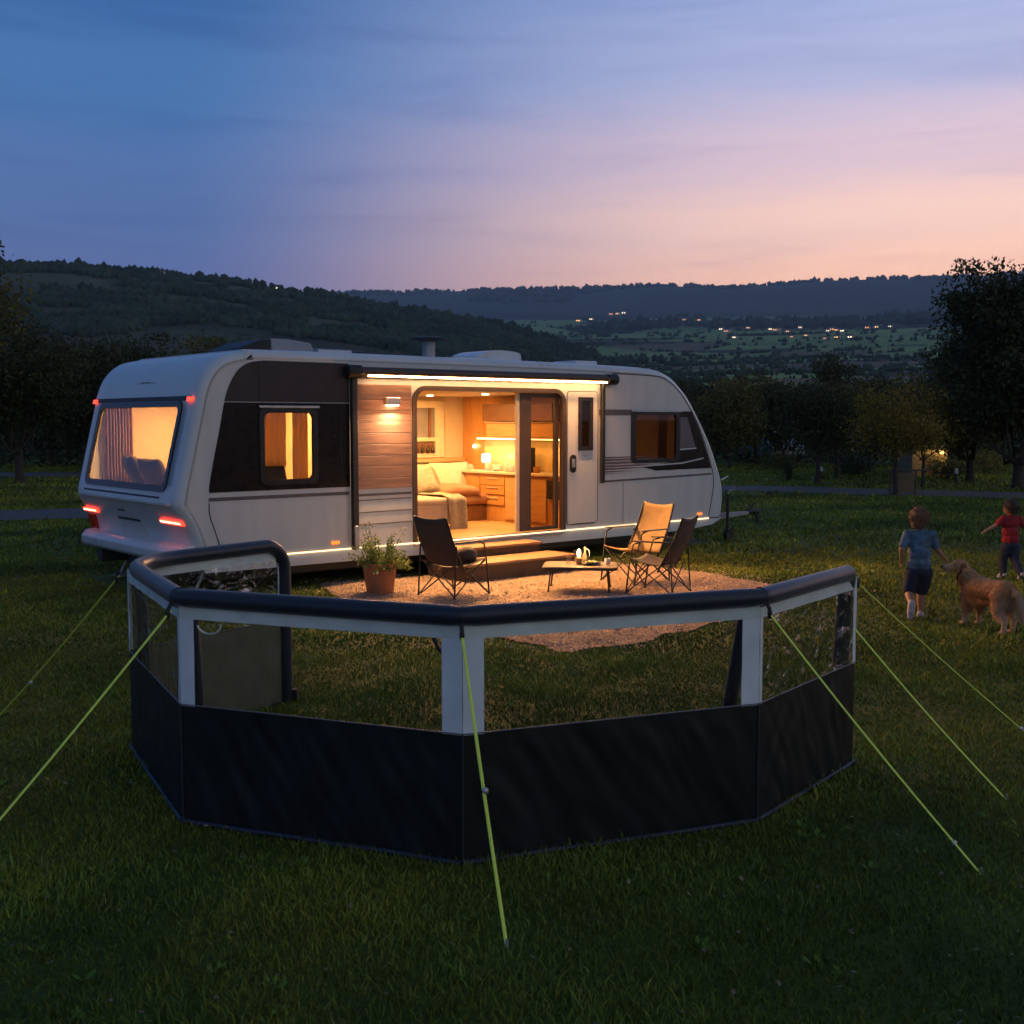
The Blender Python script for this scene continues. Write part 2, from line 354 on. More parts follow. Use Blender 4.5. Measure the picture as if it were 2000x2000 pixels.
# patio of pale gravel
def build_patio():
    m = bpy.data.materials.new('patio_gravel'); m.use_nodes = True; t = m.node_tree; b = t.nodes['Principled BSDF']; b.inputs['Roughness'].default_value = 0.9
    g = t.nodes.new('ShaderNodeNewGeometry')
    n1 = t.nodes.new('ShaderNodeTexNoise'); n1.inputs['Scale'].default_value = 1.6; n1.inputs['Detail'].default_value = 8; n1.inputs['Roughness'].default_value = 0.7; L(g.outputs['Position'], n1.inputs[0], t)
    n2 = t.nodes.new('ShaderNodeTexVoronoi'); n2.inputs['Scale'].default_value = 42; L(g.outputs['Position'], n2.inputs[0], t)
    r1 = ramp(t, [(0.3, (0.20, 0.13, 0.09)), (0.5, (0.31, 0.22, 0.155)), (0.72, (0.42, 0.31, 0.23))], 'LINEAR'); L(n1.outputs[0], r1.inputs[0], t)
    r2 = ramp(t, [(0.0, (0.6, 0.58, 0.56)), (1.0, (1.25, 1.2, 1.2))], 'LINEAR'); L(n2.outputs['Color'], r2.inputs[0], t)
    mu = t.nodes.new('ShaderNodeMix'); mu.data_type = 'RGBA'; mu.blend_type = 'MULTIPLY'; mu.inputs[0].default_value = 1; L(r1.outputs[0], mu.inputs[6], t); L(r2.outputs[0], mu.inputs[7], t); L(mu.outputs[2], b.inputs['Base Color'], t)
    bp = t.nodes.new('ShaderNodeBump'); bp.inputs['Strength'].default_value = 0.9; bp.inputs['Distance'].default_value = 0.02; L(n2.outputs['Distance'], bp.inputs['Height'], t); L(bp.outputs[0], b.inputs['Normal'], t)
    mb = MB(); poly = PATIO
    nx, ny = 150, 170; X = np.linspace(-2.6, 3.7, nx); Y = np.linspace(9.5, 16.4, ny)
    gx, gy = np.meshgrid(X, Y); ins = inpoly(gx, gy, poly)
    v = [(x, y, 0.016+0.012*noise.noise((x*3, y*3, 0))+0.006*noise.noise((x*13, y*13, 4))) for y in Y for x in X]
    f = [(j*nx+i, j*nx+i+1, (j+1)*nx+i+1, (j+1)*nx+i) for j in range(ny-1) for i in range(nx-1) if ins[j, i] and ins[j+1, i] and ins[j, i+1] and ins[j+1, i+1]]
    o = from_np('patio', v, f, m, smooth=True); tag(o, 'pale gravel patio in front of the caravan door, lit warm', kind='structure')
    # loose stones
    n = 9000; px = rng.uniform(-2.6, 3.7, n*2); py = rng.uniform(9.5, 16.2, n*2); ins2 = inpoly(px, py, poly); grow = [((x-.5)*1.13+.5, (y-13)*1.13+13) for x, y in poly]; k = ins2 | (inpoly(px, py, grow) & (rng.random(len(px)) < .22)); px = px[k][:n]; py = py[k][:n]; n = len(px)
    base = np.array([(1,0,-.3),(-.5,.87,-.3),(-.5,-.87,-.3),(.6,.5,.5),(-.7,.1,.55),(.2,-.6,.6)])
    F = np.array([(0,1,3),(1,4,3),(1,2,4),(2,5,4),(2,0,5),(0,3,5),(3,4,5)])
    s = rng.uniform(0.005, 0.016, n)*(1+(rng.random(n) > 0.985)*1.4); a = rng.uniform(0, 6.28, n)
    bx = base[None]*rng.uniform(0.6, 1.4, (n, 6, 3)); c, q = np.cos(a)[:, None], np.sin(a)[:, None]
    V = np.stack([(bx[..., 0]*c-bx[..., 1]*q)*s[:, None]+px[:, None], (bx[..., 0]*q+bx[..., 1]*c)*s[:, None]+py[:, None], bx[..., 2]*s[:, None]*0.6+0.024], -1).reshape(-1, 3)
    FF = (F[None]+6*np.arange(n)[:, None, None]).reshape(-1, 3)
    o = from_np('gravel', V, FF, pbr('stones', (0.36, 0.28, 0.22), 0.85, var=0.45, scale=30)); tag(o, 'loose pale stones scattered over the patio', 'gravel', kind='stuff')
build_patio()

PATHA = np.array(catmull([(-22,20),(-16,22.3),(-10.7,24.0),(-5,26.6),(0,30.3),(6.2,33.4),(10,31.9),(13.3,30.4),(20,27.2),(28,22)], 30))[:, :2]; PATHB = np.array(catmull([(-40,40),(-22,41.5),(-13,43.5),(-6,50),(0,62)], 60))[:, :2]
# grass blades
def blades():
    V = []; T = []; cnt = 0
    bands = [(2.6, 6.0, 5400, 0.034, 0.0029), (6.0, 10.0, 3000, 0.034, 0.0048), (10, 17, 1150, 0.036, 0.0085), (17, 30, 240, 0.055, 0.016), (30, 52, 60, 0.075, 0.03)]
    allp = []
    for y0, y1, den, h, w in bands:
        hw = lambda y: 0.50*y+1.2
        area = (hw(y0)+hw(y1))*(y1-y0); n = int(area*den)
        y = rng.uniform(y0, y1, n*2); x = rng.uniform(-hw(y1), hw(y1), n*2); k = np.abs(x) < hw(y); x, y = x[k][:n], y[k][:n]
        if y1 > 9:
            k = ~inpoly(x, y, PATIO) | (rng.random(len(x)) < 0.02); x, y = x[k], y[k]
            a = R(40.4); s = (x+2.55)*math.cos(a)+(y-13.4)*math.sin(a); t_ = -(x+2.55)*math.sin(a)+(y-13.4)*math.cos(a)
            k = ~((s > -1.5) & (s < 8) & (t_ > 0.1) & (t_ < 2.9)); x, y = x[k], y[k]
        if y1 > 16:
            for pl, hw_ in ((PATHA, 1.45), (PATHB, 2.0)):
                dm = np.min(np.hypot(x[:, None]-pl[None, :, 0], y[:, None]-pl[None, :, 1]), axis=1); k = dm > hw_*rng.uniform(.93, 1.02, len(x)); x, y = x[k], y[k]
        n = len(x)
        # clumping
        cl = np.array([noise.noise((a*1.3, b*1.3, 0)) for a, b in zip(x[::40], y[::40])]) if False else None
        ph = np.sin(x*2.1+1.7*np.sin(y*1.3))*np.sin(y*2.7+1.3*np.sin(x*1.9))
        pt = np.sin(x*3.3+2.1*np.sin(y*2.3+.7))*np.sin(y*4.1+1.9*np.sin(x*2.9))+.5*np.sin(x*9.1+y*5.3)*np.sin(y*11-x*4); k = rng.random(n) < np.clip(1.2-.45*np.clip(pt, 0, 2), .5, 1); x, y, ph, pt = x[k], y[k], ph[k], pt[k]; n = len(x)
        hh = h*(1-.25*np.clip(pt, -.6, 1))*rng.uniform(0.45, 1.15, n)*(1+0.35*ph)*(1+(rng.random(n) > 0.992)*0.9)
        ang = rng.uniform(0, 2*np.pi, n); dx, dy = np.cos(ang), np.sin(ang)
        lean = rng.uniform(0.2, 1.25, n)*hh; la = rng.uniform(0, 2*np.pi, n); lx, ly = np.cos(la)*lean, np.sin(la)*lean
        ww = w*rng.uniform(0.6, 1.2, n)
        z0 = np.zeros(n)-0.002
        p0 = np.stack([x-dx*ww, y-dy*ww, z0], -1); p1 = np.stack([x+dx*ww, y+dy*ww, z0], -1)
        p2 = np.stack([x+lx*.35+dx*ww*.7, y+ly*.35+dy*ww*.7, hh*.6], -1); p3 = np.stack([x+lx*.35-dx*ww*.7, y+ly*.35-dy*ww*.7, hh*.6], -1)
        p4 = np.stack([x+lx, y+ly, hh], -1)
        V.append(np.stack([p0, p1, p2, p3, p4], 1).reshape(-1, 3))
        i = (cnt+5*np.arange(n))[:, None]
        allp.append(np.concatenate([i+np.array([0, 1, 2]), i+np.array([0, 2, 3]), i+np.array([3, 2, 4])], 0)); cnt += 5*n
        b = rng.uniform(0.55, 1.5, n)*(1+0.30*ph+0.25*np.sin(x*.9+2*np.sin(y*.6))*np.sin(y*1.1)); r_ = rng.random(n); c = np.stack([b*(1+0.25*(r_ > .8)+1.2*(r_ > .985)), b*(1+0.9*(r_ > .985)), b*(0.9+0.5*(r_ < .2)+1.4*(r_ > .985))], -1)
        T.append(np.repeat(c, 5, 0))
    o = from_np('grass', np.concatenate(V), np.concatenate(allp), m_blade); color_attr(o, 'tint', np.concatenate(T))
    tag(o, 'short blades of dark lawn grass around the caravan', 'grass', kind='stuff')
blades()

def litter():
    n = 900; y = 3+11*rng.random(n)**1.3; x = rng.uniform(-.5, .5, n)*(y+2); c = np.stack([x, y, rng.uniform(.012, .035, n)], -1); a = rng.uniform(0, 6.28, n); s_ = rng.uniform(.006, .014, n)*(1+y*.05); t_ = rng.uniform(-.5, .5, (n, 2))
    u1 = np.stack([np.cos(a), np.sin(a), t_[:, 0]], -1)*s_[:, None]; u2 = np.stack([-np.sin(a), np.cos(a), t_[:, 1]], -1)*s_[:, None]*.6
    V = np.stack([c-u1, c+u2, c+u1, c-u2], 1).reshape(-1, 3); o = from_np('fallen_leaves', V, np.arange(4*n).reshape(-1, 4), pbr('dead_leaf', (0.22, 0.15, 0.075), .8, var=.6, scale=1.2)); tag(o, 'tiny dry leaves and flecks scattered in the grass', 'leaves', kind='stuff')
    # broad leaved weeds in loose rosettes
    n = 260; y = 3.2+9*rng.random(n)**1.2; x = rng.uniform(-.5, .5, n)*(y+1.5); V = []; T = []
    for i in range(n):
        for k in range(9):
            a_ = rng.uniform(0, 6.28); l = rng.uniform(.018, .042); d = np.array([math.cos(a_), math.sin(a_), rng.uniform(.3, .9)]); e = np.array([-math.sin(a_), math.cos(a_), 0])*l*.28; b = np.array([x[i], y[i], .004])+rng.normal(0, .012, 3)*[1, 1, 0]
            V += [b, b+d*l*.55+e, b+d*l, b+d*l*.55-e]; T += [[.8, 1.05, .9]]*4
    o = from_np('weeds', V, np.arange(len(V)).reshape(-1, 4), m_blade); color_attr(o, 'tint', np.array(T)); tag(o, 'small broad leaved weeds dotted through the lawn', 'weeds', kind='stuff')
litter()

# ------------------------------------------------------------------ hills and valley
def smooth(a, b, x): t = np.clip((x-a)/(b-a), 0, 1); return t*t*(3-2*t)
F_ = 2250.0
def az_of(px): return np.degrees(np.arctan((px-1000)/F_))
def el_of(py): return np.degrees(np.arctan((820-py)/F_))
SKY_L = np.array([(-600, 515), (-250, 540), (0, 556), (150, 552), (300, 559), (430, 567), (600, 587), (750, 611), (860, 628), (1000, 652), (1120, 690), (1250, 740), (1400, 780), (1600, 800), (2100, 800), (3000, 815)], float)
SKY_R = np.array([(-800, 560), (0, 575), (500, 580), (800, 577), (1000, 569), (1100, 566), (1300, 562), (1420, 568), (1500, 564), (1620, 559), (1750, 564), (1900, 567), (2100, 560), (2600, 575)], float)
def vnoise(x, y, s, o=3):
    out = np.zeros_like(x); a = 1
    rs = np.random.RandomState(5)
    for i in range(o):
        for _ in range(3):
            k = rs.uniform(0, 6.28); p = rs.uniform(0, 6.28); f = (2**i)/s*rs.uniform(.7, 1.3)
            out += a*np.sin((x*math.cos(k)+y*math.sin(k))*f+p)/3
        a *= 0.5
    return out
def terr(az, r):
    """height of the land at azimuth (deg) and distance; camera level is 2 m"""
    x = r*np.sin(np.radians(az)); y = r*np.cos(np.radians(az))
    eb = np.interp(np.log(r), np.log([70, 110, 220, 450, 900, 1500, 2300, 2900, 3400, 5200, 6200, 7000]), [-1.8, -1.0, 0.0, 1.3, 2.6, 3.6, 4.45, 4.75, 4.9, 0, 0, 0])
    er = np.interp(az, az_of(SKY_R[:, 0]), el_of(SKY_R[:, 1]))
    far = smooth(3300, 5300, r); eb = np.where(r > 3300, 4.85*(1-far)+er*far, eb)
    eb = np.where(r > 5300, er-(r-5300)/1700*2.0, eb)
    zb = r*np.tan(np.radians(eb))+CAMH
    zb = zb+vnoise(x, y, 160, 3)*np.clip(r/900, 0, 1)*6*(1-smooth(3500, 5000, r))+vnoise(x, y, 420, 3)*smooth(3300, 4600, r)*9
    eh = np.interp(az, az_of(SKY_L[:, 0]), el_of(SKY_L[:, 1]))
    fade = smooth(130, 1000, r)**0.8
    eh2 = -1.2+(eh+1.2)*fade
    eh2 = np.where(r > 1050, eh-(r-1050)/350*1.4, eh2)
    zh = r*np.tan(np.radians(eh2))+CAMH+vnoise(x, y, 110, 4)*4.5*smooth(150, 700, r)*(1-smooth(950, 1050, r))
    z = np.maximum(zb, zh)
    return np.where(r < 150, np.maximum(z, 0)*smooth(70, 150, r)-0.4*(1-smooth(70, 110, r)), np.maximum(z, 0.2))
NS = 800
seeds = np.stack([rng.uniform(-40, 45, NS), np.exp(rng.uniform(np.log(150), np.log(4200), NS))], -1)
sx = seeds[:, 1]*np.sin(np.radians(seeds[:, 0])); sy = seeds[:, 1]*np.cos(np.radians(seeds[:, 0])); sc = rng.random(NS); sc2 = rng.random(NS)
def fields(x, y):
    """nearest field seed and how close the point is to a hedge; in log-distance space so that near fields are smaller"""
    r = np.hypot(x, y); lr = np.log(r)*26; az = np.degrees(np.arctan2(x, y))*0.55
    sl_ = np.log(seeds[:, 1])*26; sa = seeds[:, 0]*0.55
    out = np.empty(len(x), int); gap = np.empty(len(x))
    for i in range(0, len(x), 4000):
        d = np.sqrt((az[i:i+4000, None]-sa[None])**2*1.0+(lr[i:i+4000, None]-sl_[None])**2*2.2)
        o = np.argpartition(d, 1, axis=1)[:, :2]; d2 = np.take_along_axis(d, o, 1); s = np.argsort(d2, 1)
        out[i:i+4000] = np.take_along_axis(o, s, 1)[:, 0]; d2 = np.sort(d2, 1); gap[i:i+4000] = d2[:, 1]-d2[:, 0]
    return out, gap
def build_hills():
    az = np.linspace(-42, 46, 520); r = np.concatenate([np.geomspace(70, 3300, 300), np.linspace(3350, 5950, 60)])
    A, Rr = np.meshgrid(az, r); z = terr(A, Rr); x = Rr*np.sin(np.radians(A)); y = Rr*np.cos(np.radians(A))
    v = np.stack([x, y, z], -1).reshape(-1, 3); na = len(az)
    j, i = np.meshgrid(np.arange(len(r)-1), np.arange(na-1), indexing='ij'); k = (j*na+i).ravel()
    f = np.stack([k, k+1, k+na+1, k+na], -1)
    m = bpy.data.materials.new('hill_land'); m.use_nodes = True; t = m.node_tree; b = t.nodes['Principled BSDF']; b.inputs['Roughness'].default_value = 0.9; b.inputs['Specular IOR Level'].default_value = 0.1
    at = t.nodes.new('ShaderNodeAttribute'); at.attribute_name = 'land'
    g = t.nodes.new('ShaderNodeNewGeometry'); n1 = t.nodes.new('ShaderNodeTexNoise'); n1.inputs['Scale'].default_value = 0.02; n1.inputs['Detail'].default_value = 9; n1.inputs['Roughness'].default_value = 0.68; L(g.outputs['Position'], n1.inputs[0], t)
    r1 = ramp(t, [(0.3, (0.75, 0.75, 0.75)), (0.7, (1.25, 1.22, 1.2))], 'LINEAR'); L(n1.outputs[0], r1.inputs[0], t)
    mu = t.nodes.new('ShaderNodeMix'); mu.data_type = 'RGBA'; mu.blend_type = 'MULTIPLY'; mu.inputs[0].default_value = 1; L(at.outputs['Color'], mu.inputs[6], t); L(r1.outputs[0], mu.inputs[7], t); L(mu.outputs[2], b.inputs['Base Color'], t)
    o = from_np('hills', v, f, m, smooth=True); tag(o, 'rolling valley of hedged fields rising to a wooded hill and a distant ridge', kind='structure')
    fid, gap = fields(v[:, 0], v[:, 1]); c = sc[fid]; c2 = sc2[fid]
    G = np.stack([0.13+0.10*c, 0.22+0.10*c, 0.06+0.04*c], -1); Bn = np.stack([0.12+0.05*c, 0.09+0.04*c, 0.055+0.02*c], -1); D = np.tile([0.022, 0.032, 0.018], (len(v), 1))
    col = np.where((c2 > 0.78)[:, None], Bn, G); col = np.where((c2 < 0.14)[:, None], D, col)
    azf = A.ravel(); rf = Rr.ravel(); lh = (rf*np.tan(np.radians(-1.2+(np.interp(azf, az_of(SKY_L[:, 0]), el_of(SKY_L[:, 1]))+1.2)*smooth(130, 1000, rf)**0.8)) > rf*np.tan(np.radians(np.interp(np.log(rf), np.log([70, 110, 220, 450, 900, 1500]), [-1.8, -1.0, 0.0, 1.3, 2.6, 3.6])))) & (rf < 1300)
    heath = np.stack([0.062+0.035*c, 0.05+0.028*c, 0.036+0.015*c], -1); w = (0.9*lh)[:, None]
    col = col*(1-w)+heath*w
    col = np.where((gap < 0.045)[:, None] & (rf < 3300)[:, None], D, col)
    col = np.where((rf > 3600)[:, None], np.array([0.05, 0.06, 0.04])*(0.7+0.6*c[:, None]), col)
    color_attr(o, 'land', col)
build_hills()

# distant woods, hedges: many small clumps
def ico():
    bm = bmesh.new(); bmesh.ops.create_icosphere(bm, subdivisions=1, radius=1); bm.verts.ensure_lookup_table()
    v = np.array([q.co[:] for q in bm.verts]); f = np.array([[w.index for w in q.verts] for q in bm.faces]); bm.free(); return v, f
IV, IF = ico()
m_far = pbr('far_foliage', (0.048, 0.066, 0.038), 0.9, var=0.45, scale=0.03, spec=0.1)
def clumps(name, az, r, size, label, dz=0.3):
    n = len(az); z = terr(az, r); x = r*np.sin(np.radians(az)); y = r*np.cos(np.radians(az))
    K = 3; V = []; Fs = []; c = 0
    for k in range(K):
        s = size*rng.uniform(0.45, 1.0, n)
        ox = rng.normal(0, 0.45, n)*size; oy = rng.normal(0, 0.45, n)*size; oz = rng.uniform(0.1, 0.9, n)*size*dz*2
        P = IV[None]*rng.uniform(0.6, 1.35, (n, len(IV), 1))*s[:, None, None]*np.array([0.8, 0.8, 1.0])
        P = P+np.stack([x+ox, y+oy, z+oz], -1)[:, None]
        V.append(P.reshape(-1, 3)); Fs.append((IF[None]+c+len(IV)*np.arange(n)[:, None, None]).reshape(-1, 3)); c += n*len(IV)
    o = from_np(name, np.concatenate(V), np.concatenate(Fs), m_far); tag(o, label, 'woods', kind='stuff')
def build_woods():
    # wooded parts of the left hill
    n = 44000; az = rng.uniform(-34, 12, n); r = np.exp(rng.uniform(np.log(180), np.log(1060), n))
    x = r*np.sin(np.radians(az)); y = r*np.cos(np.radians(az)); q = 0.8*vnoise(x, y, 42, 4)+0.5*vnoise(x, y, 14, 3)+0.28*(az < -3)
    right_wood = smooth(-8, -3, az)*(1-smooth(3, 7, az))*0.8*smooth(300, 520, r)-smooth(6, 9, az)*3; near = (r < 260)*0.4
    sky_ = (r > 960)*(az > -30)*0.0
    top = ((az < -16)*(r > 900)*1.0)
    k = (q+right_wood+near+top+sky_ > 0.30) & (rng.random(n) < .8); az, r = az[k][:14000], r[k][:14000]
    clumps('hillside_woods', az, r, 2.2+r*0.0026*rng.uniform(0.7, 1.2, len(r)), 'dark woods and scrub on the hillside behind the caravan')
    # skyline trees
    a = np.concatenate([rng.uniform(-34, -16, 260), rng.uniform(-15.5, -12, 60), rng.uniform(-9.5, 4, 420), rng.uniform(-24, 8, 120)])
    clumps('skyline_trees', a, rng.uniform(985, 1055, len(a)), rng.uniform(2.0, 5.5, len(a)), 'small trees along the skyline of the near hill', 0.6)
    # valley hedges and copses
    n = 260000; az = rng.uniform(-6, 44, n); r = np.exp(rng.uniform(np.log(160), np.log(3300), n)); x = r*np.sin(np.radians(az)); y = r*np.cos(np.radians(az))
    fid, gap = fields(x, y); cop = (sc2[fid] < 0.10) & (rng.random(n) < 0.16); wid = vnoise(x, y, 300, 2); k = (gap < 0.022+0.03*(wid > .6)) & (wid > -.8) | cop
    az, r = az[k], r[k]; s = 0.9+r*0.0012*rng.uniform(0.6, 1.5, len(r)); k = rng.random(len(az)) < np.minimum(1, 9000/len(az)); clumps('hedges', az[k], r[k], s[k], 'hedgerows and copses dividing the valley fields', 0.45)
    n = 1500; az = rng.uniform(4, 40, n); r = rng.uniform(2300, 3500, n); x = r*np.sin(np.radians(az)); y = r*np.cos(np.radians(az)); k = vnoise(x, y, 220, 3) > 0.0
    clumps('valley_woods', az[k], r[k], rng.uniform(7, 15, k.sum()), 'dark trees around the lit village in the valley', 0.4)
    n = 2600; az = rng.uniform(-12, 40, n); r = rng.uniform(4300, 5350, n); x = r*np.sin(np.radians(az)); y = r*np.cos(np.radians(az)); k = (vnoise(x, y, 300, 4) > 0.15) | (r > 5230)
    clumps('ridge_woods', az[k], r[k], rng.uniform(7, 15, k.sum()), 'woodland patches on the distant ridge', 0.3)
build_woods()

# far houses with lit windows
def far_houses():
    pts = [(1129,630),(1154,627),(1191,618),(1205,617),(1216,616),(1275,630),(1312,630),(1322,628),(1334,629),(1362,630),(1406,648),(1416,652),(1457,646),(1499,649),(1511,651),(1517,650),(1533,646),(1532,654),(1551,645),(1558,647),(1540,663),(1570,661),(1610,654),(1620,652),(1629,653),(1641,655),(1688,650),(1704,649),(1732,648),(1784,638),(1820,642),(1655,666),(1606,667),(1630,666),(1432,663)]
    mw = pbr('house_render', (0.5, 0.47, 0.43), 0.9); mr_ = pbr('house_roof', (0.10, 0.07, 0.06), 0.9)
    ml = [emitter('lit_window_warm', (1.0, 0.50, 0.16), 4), emitter('lit_window_white', (1.0, 0.78, 0.50), 4.5), emitter('lit_window_orange', (1.0, 0.36, 0.12), 3)]
    grid = np.geomspace(1200, 4200, 500)
    for i, (px, py) in enumerate(pts+[(323, 543), (550, 560)]):
        az = float(az_of(px)); e = float(el_of(py))
        if i >= len(pts): r = 960.0; s = 0.5
        else:
            ee = np.degrees(np.arctan2(terr(np.full(500, az), grid)-CAMH+2, grid)); k = int(np.argmin(np.abs(ee-e)+grid*1e-5)); r = float(grid[k]); s = r/2300*rng.uniform(0.6, 0.95)
        z = float(terr(np.array([az]), np.array([r]))[0]); x = r*math.sin(R(az)); y = r*math.cos(R(az))
        lab = 'lit house on the valley floor, small and far away'; grp = 'far houses with lit windows'
        if i == len(pts): lab, grp = 'bright orange house on the hilltop skyline above the caravan', None
        if i == len(pts)+1: lab, grp = 'pale house on the skyline beside the hilltop trees', None
        h = empty('far_house', (x, y, z), R(-az+random.uniform(-35, 35)), lab, 'house', grp)
        w, d, ht = 12*s, 8*s, 5.5*s
        if i >= len(pts): h.location.z += 3
        MB().box(-w/2, w/2, -d/2, d/2, -7, ht).build('wall', mw, h)
        MB().add([(-w/2-.4,-d/2-.5,ht),(w/2+.4,-d/2-.5,ht),(w/2+.4,d/2+.5,ht),(-w/2-.4,d/2+.5,ht),(-w/2-.4,0,ht+3.4*s),(w/2+.4,0,ht+3.4*s)], [(0,1,5,4),(2,3,4,5),(0,4,3),(1,2,5),(0,3,2,1)]).build('roof', mr_, h)
        mt = ml[i % 3] if i < len(pts) else (ml[0] if i == len(pts) else ml[1])
        for k in range(2 if i < len(pts) else (3 if i == len(pts) else 1)):
            x0 = -w/2+w*(0.14+0.42*k)*(1 if i < len(pts) else 0.72); MB().box(x0, x0+w*(0.17 if i < len(pts) else .2), -d/2-0.12, -d/2-0.02, ht*0.3, ht*0.62).build('window', mt, h)
far_houses()

# ------------------------------------------------------------------ trees
m_bark = pbr('bark', (0.055, 0.042, 0.032), 0.9, var=0.4, scale=8, bump=0.6, bscale=18)
def leafmat(name, col):
    m = bpy.data.materials.new(name); m.use_nodes = True; t = m.node_tree; b = t.nodes['Principled BSDF']; b.inputs['Roughness'].default_value = 0.65; b.inputs['Specular IOR Level'].default_value = 0.25
    at = t.nodes.new('ShaderNodeAttribute'); at.attribute_name = 'tint'
    mu = t.nodes.new('ShaderNodeMix'); mu.data_type = 'RGBA'; mu.blend_type = 'MULTIPLY'; mu.inputs[0].default_value = 1; mu.inputs[6].default_value = (*col, 1); L(at.outputs['Color'], mu.inputs[7], t); L(mu.outputs[2], b.inputs['Base Color'], t)
    tl = t.nodes.new('ShaderNodeBsdfTranslucent'); L(mu.outputs[2], tl.inputs[0], t); ms = t.nodes.new('ShaderNodeMixShader'); ms.inputs[0].default_value = 0.35
    L(b.outputs[0], ms.inputs[1], t); L(tl.outputs[0], ms.inputs[2], t); L(ms.outputs[0], t.nodes['Material Output'].inputs[0], t)
    return m
m_leafA = leafmat('leaf_dark', (0.060, 0.072, 0.030)); m_leafB = leafmat('leaf_olive', (0.12, 0.12, 0.034)); m_leafC = leafmat('leaf_lamplit_yellow', (0.22, 0.17, 0.03))  # yellow lamp light is put into the colour of the last leaf
def leaf_quads(cent, size, seed=None):
    n = len(cent); a = rng.normal(size=(n, 3)); a /= np.linalg.norm(a, axis=1)[:, None]; b = rng.normal(size=(n, 3)); b -= (b*a).sum(1)[:, None]*a; b /= np.linalg.norm(b, axis=1)[:, None]
    s = (size*rng.uniform(0.5, 1.2, n))[:, None]
    V = np.stack([cent-a*s, cent+b*s*0.5, cent+a*s, cent-b*s*0.5], 1).reshape(-1, 3)
    return V, np.arange(4*n).reshape(-1, 4)
def make_tree(name, loc, h, rad, trunk_h, nleaf, leafs, mat, label, group=None, dens=0.5, lean=0.0, rz=0, trunk_r=None, squash=1.0):
    root = empty(name, loc, rz, label, 'tree', group)
    tr = trunk_r or (0.018*h+0.04); mb = MB(); tips = []
    def grow(p, d, ln, r, lev):
        pts = [p]; rr = [r]; q = Vector(p); dd = Vector(d)
        for i in range(4):
            dd = (dd+Vector((random.gauss(0, .13), random.gauss(0, .13), random.gauss(0.03, .10)))).normalized(); q = q+dd*ln/4; pts.append(q.copy()); rr.append(r*(1-0.17*(i+1)))
        mb.tube(pts, rr, 6 if lev < 2 else 4)
        if lev >= 3: tips.append((pts[-1], ln)); tips.append((pts[2], ln)); return
        for i in range(4 if lev < 2 else 3):
            k = random.choice([2, 3, 4]) if lev else random.choice([3, 4, 4]); az_ = random.uniform(0, 6.28); sp = random.uniform(0.5, 1.05)
            nd = (dd*math.cos(sp)+Vector((math.cos(az_), math.sin(az_), 0.15))*math.sin(sp)).normalized(); grow(pts[k], nd, ln*random.uniform(0.6, 0.8), r*0.5, lev+1)
    pts = [Vector((0, 0, -0.1)), Vector((0.0, 0, trunk_h*0.3)), Vector((lean*0.3, 0.02, trunk_h*0.7)), Vector((lean*0.6, 0, trunk_h))]
    mb.tube(pts, [tr*1.35, tr, tr*0.85, tr*0.75], 9)
    L0 = (h-trunk_h)*0.42
    for i in range(5):
        az_ = i*1.26+random.uniform(-.4, .4); sp = random.uniform(0.25, 1.0) if i else 0.05
        grow(pts[-1]*0.97, Vector((math.sin(sp)*math.cos(az_), math.sin(sp)*math.sin(az_), math.cos(sp))), L0*random.uniform(0.8, 1.1), tr*0.55, 1)
    T = np.array([t[0][:] for t in tips]); c = np.array([lean*0.6, 0, trunk_h+(h-trunk_h)*0.5])
    # fit the branch tips to the crown size
    hz = (h-trunk_h)*0.5; ext = np.abs(T-c).max(0)+1e-6; sc_ = np.array([rad*0.85/ext[0], rad*0.85/ext[1], hz*0.9/ext[2]])
    sc_ = np.clip(sc_, 0.6, 1.6); T = c+(T-c)*sc_
    mbv = []
    for p in mb.v:
        p = np.array(p); w = min(1, max(0, (p[2]-trunk_h)/0.6)); p2 = c+(p-c)*sc_; mbv.append(tuple(p*(1-w)+p2*w))
    mb.v = mbv
    extra = rng.normal(size=(int(len(T)*dens), 3)); extra /= np.linalg.norm(extra, axis=1)[:, None]; extra = c+extra*(rng.uniform(0.35, 0.98, len(extra))**0.6)[:, None]*np.array([rad, rad, hz*squash])
    for e_ in extra:
        q_ = T[np.argmin(((T-e_)**2).sum(1))]; md = (q_+e_)/2+rng.normal(0, .05, 3); mb.tube([tuple(q_), tuple(md), tuple(e_)], [.012, .009, .004], 4, caps=False)
    o = mb.build('trunk', m_bark, root, smooth=60)
    C = np.concatenate([T, extra]); per = max(1, nleaf//len(C)); cr = rad*0.13+0.12
    cent = np.repeat(C, per, 0)+np.clip(rng.normal(0, 1, (len(C)*per, 3)), -1.6, 1.6)*np.array([cr, cr, cr*0.6])*np.repeat(rng.uniform(0.5, 1.2, len(C)), per)[:, None]
    V, Fq = leaf_quads(cent, leafs); cro = from_np('crown', V, Fq, mat, root)
    b = rng.uniform(0.55, 1.5, len(cent)); clb = np.repeat(rng.uniform(0.7, 1.35, len(C)), per); g = rng.random(len(cent)); cc = np.stack([b*clb*(1+0.3*g), b*clb, b*clb*(0.8+0.3*g)], -1)
    color_attr(cro, 'tint', np.repeat(cc, 4, 0))
    return root
def copy_tree(o, loc, rz=0.0, s=1.0, label=None, group=None):
    c = o.copy(); COL.objects.link(c); c.location = loc; c.rotation_euler = (0, 0, rz); c.scale = (s, s, s)
    if label: c['label'] = label
    if group: c['group'] = group
    for ch in list(o.children):
        d = ch.copy(); COL.objects.link(d); d.parent = c
    return c
def gp(px, d):  # x position of something seen at column px, d metres ahead
    return (px-1000)/F_*d
